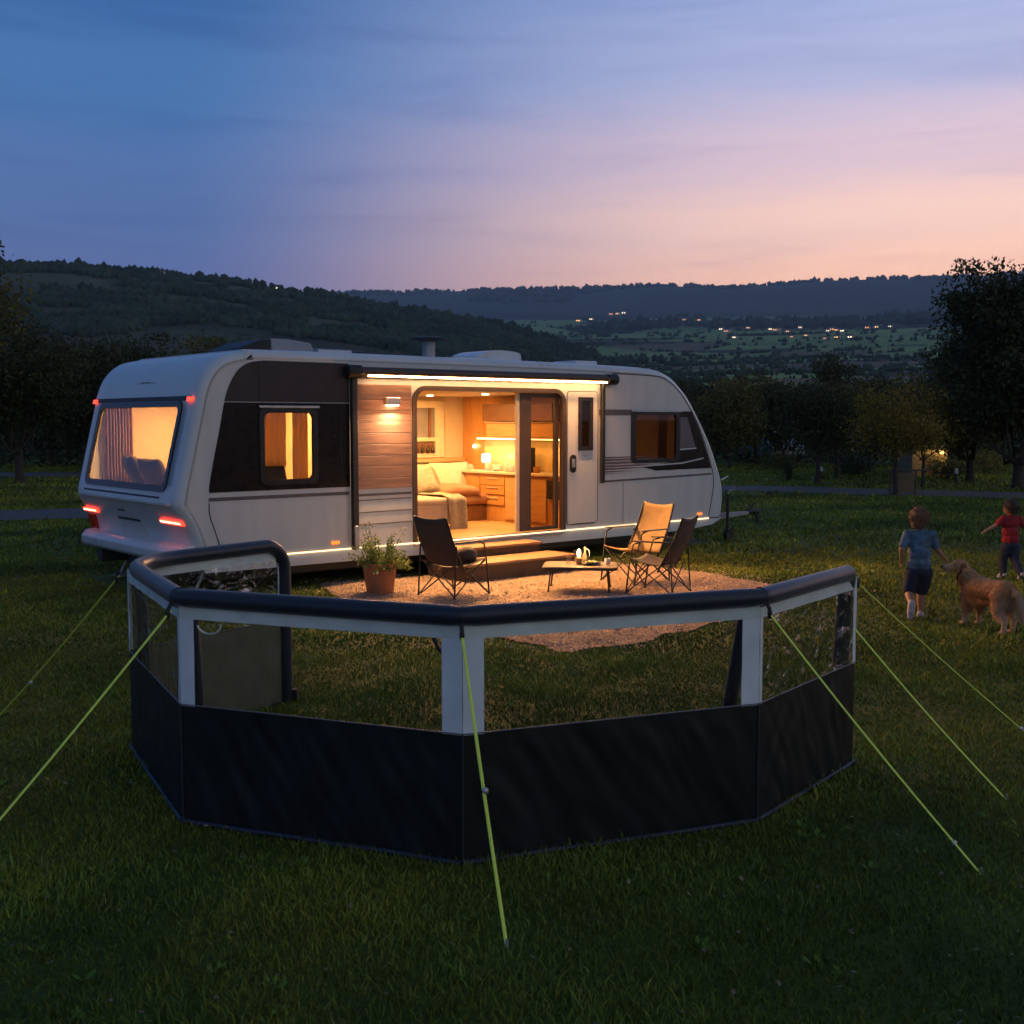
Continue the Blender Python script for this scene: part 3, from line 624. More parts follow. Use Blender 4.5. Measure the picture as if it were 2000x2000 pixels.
make_tree('broadleaf_tree', (gp(1990, 34), 34, 0), 6.6, 2.55, 1.2, 36000, 0.085, m_leafA, 'tall dense dark tree rising above the skyline at the right edge', dens=1.1)
make_tree('broadleaf_tree', (gp(1895, 37), 37, 0), 4.9, 1.5, 0.9, 14000, 0.08, m_leafA, 'dark bushy tree tucked against the tall tree at the right edge', dens=1.0)
make_tree('broadleaf_tree', (gp(1750, 30.4), 30.4, 0), 3.15, 1.15, 1.05, 6500, 0.05, m_leafC, 'small tree with yellow lit leaves beside the footpath and the rail', dens=0.5, trunk_r=0.06)
make_tree('broadleaf_tree', (gp(1815, 34), 34.5, 0), 3.0, 1.0, 0.8, 5200, 0.05, m_leafC, 'small tree glowing yellow above the hut lamp', dens=0.6, trunk_r=0.05)
make_tree('broadleaf_tree', (gp(1598, 36), 36, 0), 3.3, 1.25, 1.0, 9000, 0.06, m_leafA, 'dark round tree with a straight trunk right of the drawbar', dens=0.9, trunk_r=0.08)
make_tree('broadleaf_tree', (gp(1634, 39), 39, 0), 3.3, 1.2, 1.0, 7000, 0.06, m_leafB, 'olive tree close behind the dark round tree', dens=0.7, trunk_r=0.07)
make_tree('broadleaf_tree', (gp(1632, 58), 58, 0), 5.6, 1.2, 2.4, 3500, 0.09, m_leafA, 'thin tall tree standing above the row of park trees', dens=0.3, trunk_r=0.12)
bt = []
specs = [(1425, 47, 3.6, 1.5, m_leafB, 'olive tree just right of the caravan nose'), (1475, 52, 4.2, 1.7, m_leafB, 'rounded olive tree second from the caravan nose'), (1530, 50, 3.7, 1.6, m_leafA, 'dark tree left of the dark round tree'),
         (1700, 47, 3.7, 1.5, m_leafA, 'dark tree behind the yellow lit tree on its left'), (1570, 62, 4.0, 1.9, m_leafA, 'dark tree behind the gap left of the thin tall tree'), (1770, 50, 3.6, 1.6, m_leafA, 'dark tree directly behind the yellow lit tree'), (1860, 52, 5.2, 2.0, m_leafA, 'dark tree between the hut and the tall right tree'), (1395, 60, 4.2, 2.0, m_leafA, 'dark tree half hidden by the caravan nose')]
for px, d, h, r, mt, lb in specs:
    make_tree('broadleaf_tree', (gp(px, d), d, 0), h, r, 0.7, 7000, 0.085, mt, lb, 'park trees beyond the footpath', dens=1.2, trunk_r=0.09)
# left side
make_tree('broadleaf_tree', (gp(38, 36), 36, 0), 5.3, 2.1, 1.25, 19000, 0.075, m_leafA, 'broad dark tree with a bare trunk on the lawn left of the caravan', dens=1.2, trunk_r=0.13)
make_tree('broadleaf_tree', (gp(-120, 27), 27, 0), 6.5, 2.0, 2.0, 11000, 0.07, m_leafB, 'tall open tree reaching in at the upper left edge', dens=0.35)
make_tree('broadleaf_tree', (gp(165, 44), 44, 0), 5.0, 2.3, 0.9, 15000, 0.09, m_leafA, 'dark wide tree directly behind the caravan tail', 'park trees behind the caravan', dens=1.3)
make_tree('broadleaf_tree', (gp(100, 50), 50, 0), 5.0, 2.2, 0.9, 9000, 0.10, m_leafA, 'dark tree above the parked cars at the left', 'park trees behind the caravan', dens=1.3)
for px, d, h, r, lb in [(300, 46, 5.4, 2.0, 'tree top showing above the curved tail roof'), (420, 50, 5.7, 1.9, 'tree top showing above the air conditioner'), (230, 52, 5.6, 2.0, 'dark crown between the tail roof and the wide tree'), (560, 60, 5.6, 2.2, 'low tree top behind the roof left of the flue')]:
    make_tree('broadleaf_tree', (gp(px, d), d, 0), h, r, 0.9, 9000, 0.09, m_leafB if px in (420,) else m_leafA, lb, 'park trees behind the caravan', dens=1.2)
far_src = make_tree('broadleaf_tree', (gp(-40, 62), 62, 0), 4.6, 2.2, 0.7, 6000, 0.12, m_leafA, 'dark tree in the far row beyond the left path', 'far row of dark trees', dens=1.4)
k = 0
for px, d in [(20, 66), (110, 70), (190, 64), (270, 70), (700, 72), (1120, 74), (1240, 70), (1320, 66), (1440, 72), (1520, 76), (1640, 72), (1720, 68), (1790, 74), (1850, 66), (1930, 62), (2010, 66), (2090, 60)]:
    k += 1
    copy_tree(far_src, (gp(px, d), d, 0), k*1.3, random.uniform(0.72, 1.0), 'dark tree in the far row beyond the footpath', 'far row of dark trees')
# undergrowth line that closes the gap under the far row
def thicket():
    n = 34000; a = rng.uniform(-34, 36, n); d = rng.uniform(52, 78, n); x = d*np.sin(np.radians(a)); y = d*np.cos(np.radians(a)); h = 1.0+1.1*(vnoise(x, y, 5, 3)*0.5+0.5)
    c = np.stack([x, y, rng.random(n)**1.2*h], -1); V, Fq = leaf_quads(c, 0.16); o = from_np('undergrowth', V, Fq, m_leafA)
    b = rng.uniform(0.5, 1.5, n); color_attr(o, 'tint', np.repeat(np.stack([b, b, b], -1), 4, 0)); tag(o, 'low dark undergrowth beneath the far trees', 'bushes', kind='stuff')
thicket()
def bush(loc, r, h, n, mat, label, group=None):
    c = rng.normal(size=(n, 3)); c /= np.linalg.norm(c, axis=1)[:, None]; c *= (rng.random(n)**0.4)[:, None]; c = c*np.array([r, r, h*0.55])*(1+0.2*rng.normal(size=(n, 1)))+np.array([0, 0, h*0.5]); c[:, 2] = np.abs(c[:, 2])
    V, Fq = leaf_quads(c, 0.05); root = empty('bush', loc, 0, label, 'bush', group); o = from_np('foliage', V, Fq, mat, root); b = rng.uniform(0.5, 1.5, n); color_attr(o, 'tint', np.repeat(np.stack([b, b, b], -1), 4, 0))
    m = MB()
    for i in range(6): q = random.uniform(0, 6.28); m.tube([(0, 0, -0.02), (0.3*r*math.cos(q), 0.3*r*math.sin(q), h*0.4), (0.6*r*math.cos(q), 0.6*r*math.sin(q), h*0.8)], [0.02, 0.012, 0.005], 5)
    m.build('stem', m_bark, root)
bush((gp(1540, 38), 38, 0), 0.16, 0.62, 300, m_leafA, 'tiny dark sapling on the verge right of the caravan nose')
bush((gp(1668, 41), 41, 0), 0.75, 0.75, 1600, m_leafA, 'low dark bush behind the verge, middle of the park trees', 'low bushes on the verge')
bush((gp(1850, 39), 39, 0), 0.7, 0.7, 1600, m_leafA, 'low rounded bush left of the pale bollard', 'low bushes on the verge')
bush((gp(1520, 46), 46, 0), 0.9, 0.7, 1600, m_leafB, 'low bush below the olive trees', 'low bushes on the verge')
bush((gp(1925, 43), 43, 0), 1.1, 0.9, 1600, m_leafC, 'yellow lit bush below the tall right tree', 'low bushes on the verge')

# ------------------------------------------------------------------ things beyond the path
m_wood = pbr('weathered_wood', (0.12, 0.085, 0.06), 0.8, var=0.3, scale=4, stretch=(1, 1, 8), bump=0.3)
def rail():
    r = empty('wooden_rail', (gp(1768, 30.6), 30.5, 0), R(-4), 'low rustic rail with a hanging board beside the lit tree', 'rail')
    for x in (0.25, -0.42): MB().tube([(x, 0, -0.05), (x+.01, 0, 0.35), (x, 0, 0.69)], [0.035, 0.03, 0.03], 8).build('post', m_wood, r)
    MB().tube([(-0.55, 0, 0.67), (0, 0.0, 0.66), (0.6, 0, 0.68)], 0.025, 8).build('crossbar', m_wood, r)
    MB().box(-0.34, 0.20, -0.012, 0.012, 0.08, 0.6).build('board', pbr('tan_board', (0.16, 0.11, 0.06), 0.8), r, bevel=0.004)
rail()
def bollard(px, d, h, label):
    b = empty('bollard', (gp(px, d), d, 0), 0, label, 'bollard', 'bollards on the verge')
    MB().lathe([(0.045, -0.02), (0.045, h*0.62)], n=12).build('post', m_chassis, b, smooth=50)
    MB().lathe([(0.05, h*0.62), (0.05, h*0.92), (0.035, h*0.99), (0.004, h)], n=12).build('cap', pbr('pale_cap', (0.7, 0.72, 0.75), 0.4), b, smooth=50)
bollard(1868, 36.6, 0.48, 'pale capped bollard in front of the bush by the tall tree'); bollard(1604, 39, 0.42, 'pale capped bollard beside the dark round tree trunk')
def hut():
    h = empty('garden_hut', (gp(1812, 40), 40.5, 0), R(8), 'small hut with a warm wall lamp under the yellow lit trees', 'hut')
    MB().box(-0.65, 0.65, -0.5, 0.5, 0, 1.05).build('wall', pbr('hut_wall', (0.28, 0.20, 0.13), 0.8, var=0.2, stretch=(8, 8, 1), bump=0.2), h)
    MB().add([(-.75,-.62,1.04),(.75,-.62,1.04),(.75,.62,1.04),(-.75,.62,1.04),(-.75,0,1.42),(.75,0,1.42)], [(0,1,5,4),(2,3,4,5),(0,4,3),(1,2,5),(0,3,2,1)]).build('roof', m_chassis, h)
    MB().box(-0.2, 0.2, -0.53, -0.505, 0.02, 0.82).build('door', m_wood, h)
    MB().box(0.33, 0.45, -0.60, -0.505, 0.82, 0.94).build('lamp', emitter('hut_lamp', (1.0, 0.62, 0.15), 5), h)
    l = point_light('hut_lamp_light', (0.4, -0.9, 1.25), 34, (1.0, 0.66, 0.16), 0.12, h)
hut()
def car(px, d, rz, col, label):
    c = empty('parked_car', (gp(px, d), d, 0), rz, label, 'car', 'cars parked under the trees')
    mp_ = pbr('car_paint_'+label.split()[0], col, 0.25, metal=0.3, coat=0.5)
    prof = [(-2.05,.32),(-2.1,.62),(-2.0,.86),(-1.55,.95),(-1.15,1.36),(-.4,1.46),(.45,1.42),(1.05,1.0),(1.85,.86),(2.08,.66),(2.08,.32)]
    MB().plate(prof, [], lambda x, z: (x, -0.86*(1-0.16*max(0, z-0.9)), z), lambda x, z: (x, 0.86*(1-0.16*max(0, z-0.9)), z)).build('body', mp_, c, bevel=0.05, seg=3)
    gl = [(-1.42,.98),(-1.08,1.3),(-.4,1.39),(.4,1.36),(.92,1.0)]
    for sy_ in (-1, 1): MB().plate(gl, [], lambda x, z: (x, sy_*0.845, z), lambda x, z: (x, sy_*0.80, z)).build('side_window', m_blackgl, c)
    MB().add([(1.02,-.7,1.02),(1.02,.7,1.02),(.52,.62,1.41),(.52,-.62,1.41)], [(0,1,2,3)]).build('windscreen', m_blackgl, c)
    MB().add([(-1.58,-.7,.97),(-1.58,.7,.97),(-1.2,.62,1.34),(-1.2,-.62,1.34)], [(0,3,2,1)]).build('rear_window', m_blackgl, c)
    for x in (-1.3, 1.3):
        for y in (-.78, .78):
            w = MB().lathe([(0.20, -.10), (0.31, -.10), (0.33, -.05), (0.33, .05), (0.31, .10), (0.2, .10)], n=20); w.v = [(x+p[0], y+p[2], 0.33+p[1]) for p in w.v]; ty = w.build('wheel', m_black, c, smooth=40)
            q = MB().lathe([(0.2, -.105), (0.2, .105)], n=16); q.v = [(x+p[0], y+p[2], 0.33+p[1]) for p in q.v]; q.build('rim', m_alu, ty)
    for y in (-.6, .6): MB().ell((2.06, y, .68), (.05, .16, .08)).build('headlight', m_porc, c, smooth=60)
    return c
car(70, 66, R(-75), (0.10, 0.14, 0.22), 'blue grey parked car beneath the dark trees left of the caravan')
car(118, 74, R(-60), (0.25, 0.24, 0.24), 'silver grey parked car behind the caravan tail')
car(1505, 56, R(-80), (0.35, 0.37, 0.36), 'pale parked car under the olive trees right of the drawbar')

# ------------------------------------------------------------------ caravan (local frame: x along the side, y across, z up)
ANG = R(40.4); CO = (-2.55, 13.4, 0)
W = 3.03
cv = empty('caravan', CO, ANG, 'long white caravan with lit windows, brown tail panel and open sliding door', 'caravan')
def cw(s, t, z=0):  # caravan coordinates -> world
    return (CO[0]+s*math.cos(ANG)-t*math.sin(ANG), CO[1]+s*math.sin(ANG)+t*math.cos(ANG), z)
ctrl = [(-1.19,.44),(-1.25,.70),(-1.33,.86),(-1.425,1.02),(-1.435,1.12),(-1.39,1.32),(-1.29,1.744),(-1.20,2.12),(-1.15,2.33),(-1.05,2.54),(-.87,2.70),(-.6,2.775),(-.3,2.80),(2,2.805),(4.0,2.80),(5.2,2.79),(6.1,2.765),(6.52,2.67),(6.77,2.51),(6.98,2.33),(7.25,2.0),(7.51,1.63),(7.67,1.325),(7.80,1.03),(7.84,.76),(7.80,.44)]
prof = catmull(ctrl, 5)
def offset(P, d):
    out = []
    for i, p in enumerate(P):
        a = np.array(P[max(i-1, 0)]); b = np.array(P[min(i+1, len(P)-1)]); t = b-a; t /= np.linalg.norm(t); n = np.array([t[1], -t[0]])  # inward
        q = np.array(p)+n*d; q[1] = max(q[1], 0.44); out.append(tuple(q))
    return out
RW0, RW1 = 0.38, W-0.36      # rear window across
def shell():
    mb = MB(); rr = 0.11; cs = []
    for k in range(5): q = k/4*math.pi/2; cs.append((rr*(1-math.sin(q)), rr*(1-math.cos(q))))
    cs = [(0.0, rr)]+[(rr-rr*math.sin(math.pi/2*(1-k/5)), rr-rr*math.cos(math.pi/2*(1-k/5))) for k in range(1, 5)]+[(rr, 0)]
    cross = cs+[(RW0, 0), (W*0.5, 0), (RW1, 0)]+[(W-t, i) for t, i in reversed(cs)]
    offs = {i: offset(prof, i) for _, i in cross}
    n = len(cross); vs = []
    for k in range(len(prof)):
        for t, i in cross: p = offs[i][k]; vs.append((p[0], t, p[1]))
    fs = []; i0 = [j for j, c in enumerate(cross) if c[0] == RW0][0]
    for k in range(len(prof)-1):
        zmid = (prof[k][1]+prof[k+1][1])/2; rear = prof[k][0] < -1.0
        for j in range(n-1):
            if rear and 1.26 < zmid < 2.17 and j in (i0, i0+1): continue
            fs.append((k*n+j, k*n+j+1, (k+1)*n+j+1, (k+1)*n+j))
    mb.add(vs, fs); o = mb.build('shell', m_white2, cv, smooth=35)
    sf = o.modifiers.new('thick', 'SOLIDIFY'); sf.thickness = 0.02; sf.offset = -1
    inner = offset(prof, rr); return inner
inner = shell()
dedup = [inner[0]]
for p in inner[1:]:
    if math.dist(p, dedup[-1]) > 1e-3: dedup.append(p)
inner = dedup
near = lambda a: (lambda s, z: (s, a, z))
WIN1 = rrect(-.38, .285, 1.30, 2.095, .07); DOOR = rrect(1.76, 4.27, .47, 2.375, .16); DOOR = [(s, z if z > 0.8 else max(z, 0.45)) for s, z in DOOR]
DOOR = [(1.76, .45), (4.27, .45)]+[p for p in rrect(1.76, 4.27, .2, 2.375, .14) if p[1] > 1.0]
WIN2 = rrect(5.73, 6.66, 1.395, 2.09, .06); SLIT = [(4.60, 1.60), (4.82, 1.60), (4.82, 2.28), (4.60, 2.28)]
MB().plate(inner, [WIN1, DOOR, WIN2, SLIT], near(0.0), near(0.035)).build('side_wall', m_white, cv)
MB().plate(inner, [], near(W), near(W-0.035)).build('side_wall', m_white, cv)
# underside, skirt, led line
MB().box(-1.15, 7.75, 0.05, W-0.05, 0.40, 0.445).build('underside', m_chassis, cv)
sk = MB(); sk.plate([(-1.16,.435),(-1.1,.30),(1.8,.285),(4.4,.285),(6.9,.285),(7.55,.34),(7.79,.435)], [], near(0.012), near(0.04)); sk.build('skirt', m_white2, cv)
MB().box(-1.05, 7.44, -0.012, -0.001, .437, .452).build('skirt_light', m_led2, cv)
MB().box(-0.9, 6.9, 0.25, W-0.25, 0.16, 0.395).build('chassis_frame', m_chassis, cv, bevel=0.02)
def ribbon_plate(name, P, w, t0, t1, mat, par=cv):
    P = [np.array(p, float) for p in P]; a = []; b = []
    for i, p in enumerate(P):
        d = P[min(i+1, len(P)-1)]-P[max(i-1, 0)]; d /= np.linalg.norm(d); n = np.array([-d[1], d[0]]); a.append(tuple(p+n*w/2)); b.append(tuple(p-n*w/2))
    return MB().plate(a+b[::-1], [], near(t0), near(t1)).build(name, mat, par)
# seams: rear cap, panel edges, front line
ribbon_plate('seam', [p for p in offset(prof, 0.112) if p[0] < -0.35], 0.014, -0.003, 0.01, m_seam)
edgeR = catmull([(-.35,2.672),(-.53,2.645),(-.66,2.57),(-.752,2.45),(-.82,2.30),(-.866,2.12),(-.916,1.875),(-.985,1.58),(-1.046,1.278),(-1.05,1.19)], 4)
ribbon_plate('seam', catmull([(-1.055,1.08),(-1.05,.95),(-1.0,.79),(-.955,.655),(-.90,.46)], 4), 0.012, -0.003, 0.002, m_seam)
edgeF = catmull([(5.25,2.672),(6.2,2.652),(6.46,2.585),(6.70,2.445),(6.9,2.252),(7.17,1.912),(7.40,1.485),(7.53,1.174),(7.555,1.0),(7.53,.82),(7.447,.477)], 5)
ribbon_plate('seam', edgeF, 0.016, -0.003, 0.002, m_seam)
# brown tail panel (upper lighter, lower darker) with window hole
low = [p for p in edgeR if p[1] < 2.195]
MB().plate([(.775, 1.195)]+[(.775, 2.195)]+[(-.848, 2.195)]+low+[(-1.05, 1.195)], [rrect(-.40, .305, 1.28, 2.115, .07)], near(-.006), near(-.001)).build('tail_panel', m_brown_dk, cv)
upc = [p for p in edgeR if p[1] > 2.215]
MB().plate([(.775, 2.205), (.775, 2.672)]+upc+[(-.845, 2.205)], [], near(-.006), near(-.001)).build('upper_tail_panel', m_brown_up, cv)
ribbon_plate('stripe', [(-1.058, 1.118), (.76, 1.118)], 0.04, -0.004, -0.001, m_stripe)
# door bay cladding: dark panel behind awning post, wood boards
m_cladwood = pbr('wood_cladding', (0.25, 0.135, 0.095), 0.5, var=0.35, scale=2.5, stretch=(0.7, 1, 12), bump=0.15, bscale=12)
def boards():
    for z0, z1 in [(1.16,1.285),(1.29,1.43),(1.435,1.56),(1.565,1.70),(1.705,1.84),(1.845,1.98),(1.985,2.11),(2.115,2.24),(2.245,2.43)]:
        MB().box(.88, 1.685, -.016, -.001, z0, z1).build('cladding_board', m_cladwood, cv, bevel=0.004)
boards()
for z in (1.02, .87, .72): ribbon_plate('stripe', [(.88, z), (1.685, z+0.005)], 0.014, -0.004, -0.001, m_stripe)
ribbon_plate('stripe', [(.88, 1.085), (1.685, 1.085)], 0.03, -0.004, -0.001, m_stripe)
ribbon_plate('seam', [(-.42, 2.21), (-.42, 2.655)], .010, -.0085, -.0062, m_black)
ribbon_plate('seam', [(.66, 1.20), (.66, 2.19)], .008, -.0085, -.0062, m_black)
ribbon_plate('seam', [(5.5, .47), (5.5, 1.09)], .006, -.003, .001, m_seam)
# front decals
MB().plate([(4.99, 2.065), (5.66, 2.065), (5.66, 2.15), (4.99, 2.15)], [], near(-.004), near(-.001)).build('stripe', m_stripe, cv)
fr = [p for p in edgeF if 1.24 < p[1] < 2.10]
MB().plate([(6.69, 2.13), (7.02, 2.13)]+[(s-.02, z) for s, z in fr]+[(7.49, 1.24), (6.2, 1.235), (5.9, 1.30), (6.69, 1.37)], [], near(-.005), near(-.001)).build('nose_panel', m_brown_dk, cv)
MB().plate([(6.74, 2.04), (6.90, 2.04), (7.10, 1.58), (6.74, 1.56)], [], near(-.008), near(-.0055)).build('nose_window', pbr('nose_grey', (0.14, 0.12, 0.13), 0.25), cv)
ribbon_plate('stripe', [(6.74, 1.545), (7.12, 1.56)], 0.02, -0.010, -0.0082, m_white)
m_pstripe = pbr('plum_decal', (0.16, 0.085, 0.085), 0.4)
for i, (z, w, e) in enumerate([(1.45, .022, 6.0), (1.415, .03, 6.1), (1.37, .034, 6.2), (1.325, .03, 5.95), (1.285, .03, 5.7), (1.245, .022, 5.5), (1.215, .012, 5.4)]):
    MB().plate([(5.09, z-w/2), (e, z-w/2+.01), (e+.35, z+.0), (e-.1, z+w/2), (5.09, z+w/2)], [], near(-.004-.0003*i), near(-.001)).build('stripe', m_pstripe, cv)
ribbon_plate('stripe', [(5.09, 1.108), (6.4, 1.128), (7.50, 1.148)], 0.03, -0.004, -0.001, m_stripe)
ribbon_plate('stripe', [(5.9, 1.31), (6.8, 1.335), (7.3, 1.40)], 0.02, -0.0085, -0.0055, m_white)
# windows
def window(name, out, inn, pane, glassm=m_glass, d=0.02, fmat=m_blackgl):
    f = MB().plate(out, [inn], near(-d), near(0.03)).build(name, fmat, cv, bevel=0.006)
    MB().plate(pane, [], near(0.004), near(0.007)).build('pane', glassm, f); return f
window('window', rrect(-.43, .335, 1.25, 2.145, .09), rrect(-.365, .27, 1.315, 2.08, .07), rrect(-.37, .275, 1.31, 2.085, .07))
MB().box(-.44, .345, -0.045, -0.021, 2.135, 2.165).build('window_rail', m_alu, cv, bevel=0.006)
window('window', rrect(5.655, 6.73, 1.355, 2.14, .08), rrect(5.745, 6.645, 1.41, 2.075, .06), rrect(5.74, 6.65, 1.405, 2.08, .06), m_dkglass)
MB().box(5.64, 6.745, -0.045, -0.021, 2.115, 2.145).build('window_rail', m_alu, cv, bevel=0.006)
# sliding door
fr = MB(); o_ = [(1.70, .452), (4.33, .452)]+[p for p in rrect(1.70, 4.33, .2, 2.43, .2) if p[1] > 1.0]; i_ = [(1.765, .46), (4.265, .46)]+[p for p in rrect(1.765, 4.265, .2, 2.372, .14) if p[1] > 1.0]
m_bronze = pbr('bronze_frame', (0.055, 0.035, 0.022), 0.4, metal=0.3)
m_dkfr = pbr('dark_brown_frame', (0.06, 0.038, 0.026), 0.45)
MB().plate(o_, [i_], near(-.022), near(.05)).build('door_frame', m_dkfr, cv, bevel=0.006)
dl = MB().plate([(3.53,.47),(4.25,.47),(4.25,2.365),(3.53,2.365)], [[(3.735,.52),(4.17,.52),(4.17,2.31),(3.735,2.31)]], near(.045), near(.09)).build('sliding_door', m_dkfr, cv, bevel=0.006)
MB().box(3.73, 4.175, .064, .07, .515, 2.315).build('pane', m_doorglass, dl)
MB().box(3.47, 3.525, .05, .085, .47, 2.365).build('door_stile', pbr('pale_stile', (0.55, 0.45, 0.33), 0.5), dl)
MB().box(1.72, 4.31, -.04, .03, .405, .435).build('door_sill', m_alu, cv, bevel=0.005)
# entrance door with slit window
MB().plate(rrect(4.375, 4.955, .53, 2.395, .05), [[(4.585,1.585),(4.835,1.585),(4.835,2.295),(4.585,2.295)]], near(-.012), near(-.001)).build('entrance_door', m_white, cv, bevel=0.004)
dd_ = [o for o in cv.children if o.name.startswith('entrance_door')][0]
MB().plate([(4.565,1.565),(4.855,1.565),(4.855,2.32),(4.565,2.32)], [[(4.635,1.62),(4.785,1.62),(4.785,2.265),(4.635,2.265)]], near(-.026), near(-.013)).build('slit_window', m_blackgl, dd_, bevel=0.004)
MB().box(4.63, 4.79, -.018, -.015, 1.615, 2.27).build('pane', m_slit, dd_)
MB().plate(rrect(4.405, 4.515, 1.255, 1.51, .05), [], near(-.034), near(-.013)).build('door_handle', m_blackgl, dd_, bevel=0.008)
MB().box(4.43, 4.49, -.042, -.0345, 1.33, 1.45).build('handle_grip', m_alu, dd_, bevel=0.003)
MB().tube([(4.66,-.014,1.50),(4.70,-.014,1.482),(4.74,-.014,1.50)], .004, 6).build('badge', m_stripe, dd_)
ribbon_plate('door_seam', rrect(4.36, 4.965, .515, 2.40, .055)+[(4.965, .57)], 0.012, -0.004, -0.001, m_seam)
# awning cassette with led, posts
aw = MB().tube([(.90, -.075, 2.575), (5.06, -.075, 2.585)], 0.062, 14).build('awning_cassette', m_dkfr, cv, smooth=50)
for s in (.70, 5.06): MB().tube([(s, -.075, 2.578), (s+.2, -.075, 2.578)], [0.078, 0.078], 16).build('end_cap', m_black, aw, smooth=50, bevel=0.01)
MB().box(.98, 5.03, -.125, -.098, 2.520, 2.540).build('light_strip', m_led, aw)
MB().box(.775, .86, -.075, -.017, .43, 2.54).build('awning_post', m_black, cv, bevel=0.012)
MB().box(5.0, 5.07, -.06, -.013, 1.09, 2.53).build('awning_post', m_black, cv, bevel=0.012)
MB().box(.785, .85, -.09, -.076, .43, .72).build('post_foot', m_galv, cv, bevel=0.008)
al = area_light('awning_light', (3.0, -.115, 2.512), 270, (1.0, .44, .13), 4.0, .02, (R(-40), 0, 0), cv); al.data.spread = R(128)
# wall lamp
wl = MB().box(1.27, 1.46, -.10, -.017, 2.185, 2.275).build('wall_lamp', m_alu, cv, bevel=0.008)
MB().box(1.29, 1.44, -.09, -.03, 2.172, 2.184).build('lamp_lens', emitter('wall_lamp_lens', (1.0, 0.7, 0.36), 22), wl)
sp = bpy.data.lights.new('wall_lamp_light', 'AREA'); sp.energy = 30; sp.color = (1, .62, .3); sp.size = .12; spo = bpy.data.objects.new('wall_lamp_light', sp); COL.objects.link(spo); spo.parent = cv; spo.location = (1.365, -.12, 2.15); spo.rotation_euler = (R(-32), 0, 0)
# markers
for s, z in ((.56, .53), (7.22, .525)): MB().box(s-.055, s+.055, -.018, -.001, z-.018, z+.018).build('side_marker', m_orange, cv, bevel=0.005)
# rear cap: window, lamps, bumper, ledge
def rs_(z):  # rear profile position at a height
    P = [p for p in prof if p[0] < -0.6]; return float(np.interp(z, [p[1] for p in P], [p[0] for p in P]))
rearf = lambda d: (lambda t, z: (rs_(z)-d, t, z))
def rear_loop(x0, x1, z0, z1, r):
    L_ = rrect(x0, x1, z0, z1, r, 5); out = []
    for i, p in enumerate(L_):
        q = L_[(i+1) % len(L_)]; out.append(p)
        if math.dist(p, q) > 0.3:
            for k in range(1, 5): out.append((p[0]+(q[0]-p[0])*k/5, p[1]+(q[1]-p[1])*k/5))
    return out
rw = MB().plate(rear_loop(RW0-.07, RW1+.07, 1.20, 2.215, .10), [rear_loop(RW0, RW1, 1.27, 2.145, .07)], rearf(.018), rearf(-.012)).build('rear_window', m_blackgl, cv)
MB().plate(rear_loop(RW0, RW1, 1.27, 2.145, .06), [], rearf(-.004), rearf(-.007)).build('pane', m_glass, rw)
MB().plate([(.13, 2.215), (W-.13, 2.215), (W-.13, 2.265), (.13, 2.265)], [], rearf(.012), rearf(-.005)).build('rear_rail', m_seam, cv)
for t in (.07, W-.19): MB().plate([(t, 2.205), (t+.12, 2.205), (t+.12, 2.255), (t, 2.255)], [], rearf(.026), rearf(-.0)).build('marker_lamp', m_red, cv)
def tail(t0, t1):
    a = MB().plate([(t0, .885), (t0, .835), (t1, .835), (t1, .885)], [], rearf(.03), rearf(-.01)).build('tail_lamp', m_red, cv, bevel=0.01)
    MB().plate([(t0+.02, .868), (t0+.02, .85), (t1-.02, .85), (t1-.02, .868)], [], rearf(.036), rearf(.0)).build('lamp_core', m_redhot, a)
tail(.06, .62); tail(W-.5, W-.05)
MB().plate([(W-.30, .80), (W-.02, .80), (W-.02, .50), (W-.16, .50)], [], rearf(.012), rearf(-.01)).build('reflector', m_reddim, cv)
MB().plate([(.14, 1.055), (W-.25, 1.055), (W-.25, 1.10), (.14, 1.10)], [], rearf(.055), rearf(-.01)).build('rear_ledge', m_white2, cv, bevel=0.012)
MB().plate([(.45, 1.125), (W-.30, 1.125), (W-.30, 1.145), (.45, 1.145)], [], rearf(.006), rearf(-.01)).build('rear_groove', m_seam, cv)
# low dark line grab rail, number plate recess, small badge
MB().plate([(1.30, .80), (1.95, .80), (1.95, .825), (1.30, .825)], [], rearf(.014), rearf(-.01)).build('grab_bar', m_seam, cv)
MB().plate([(1.25, .60), (2.0, .60), (2.0, .78), (1.25, .78)], [], rearf(.006), rearf(-.01)).build('plate_recess', m_white, cv)
MB().plate([(1.62, .91), (1.80, .91), (1.78, .935), (1.64, .935)], [], rearf(.01), rearf(-.01)).build('badge', m_stripe, cv)
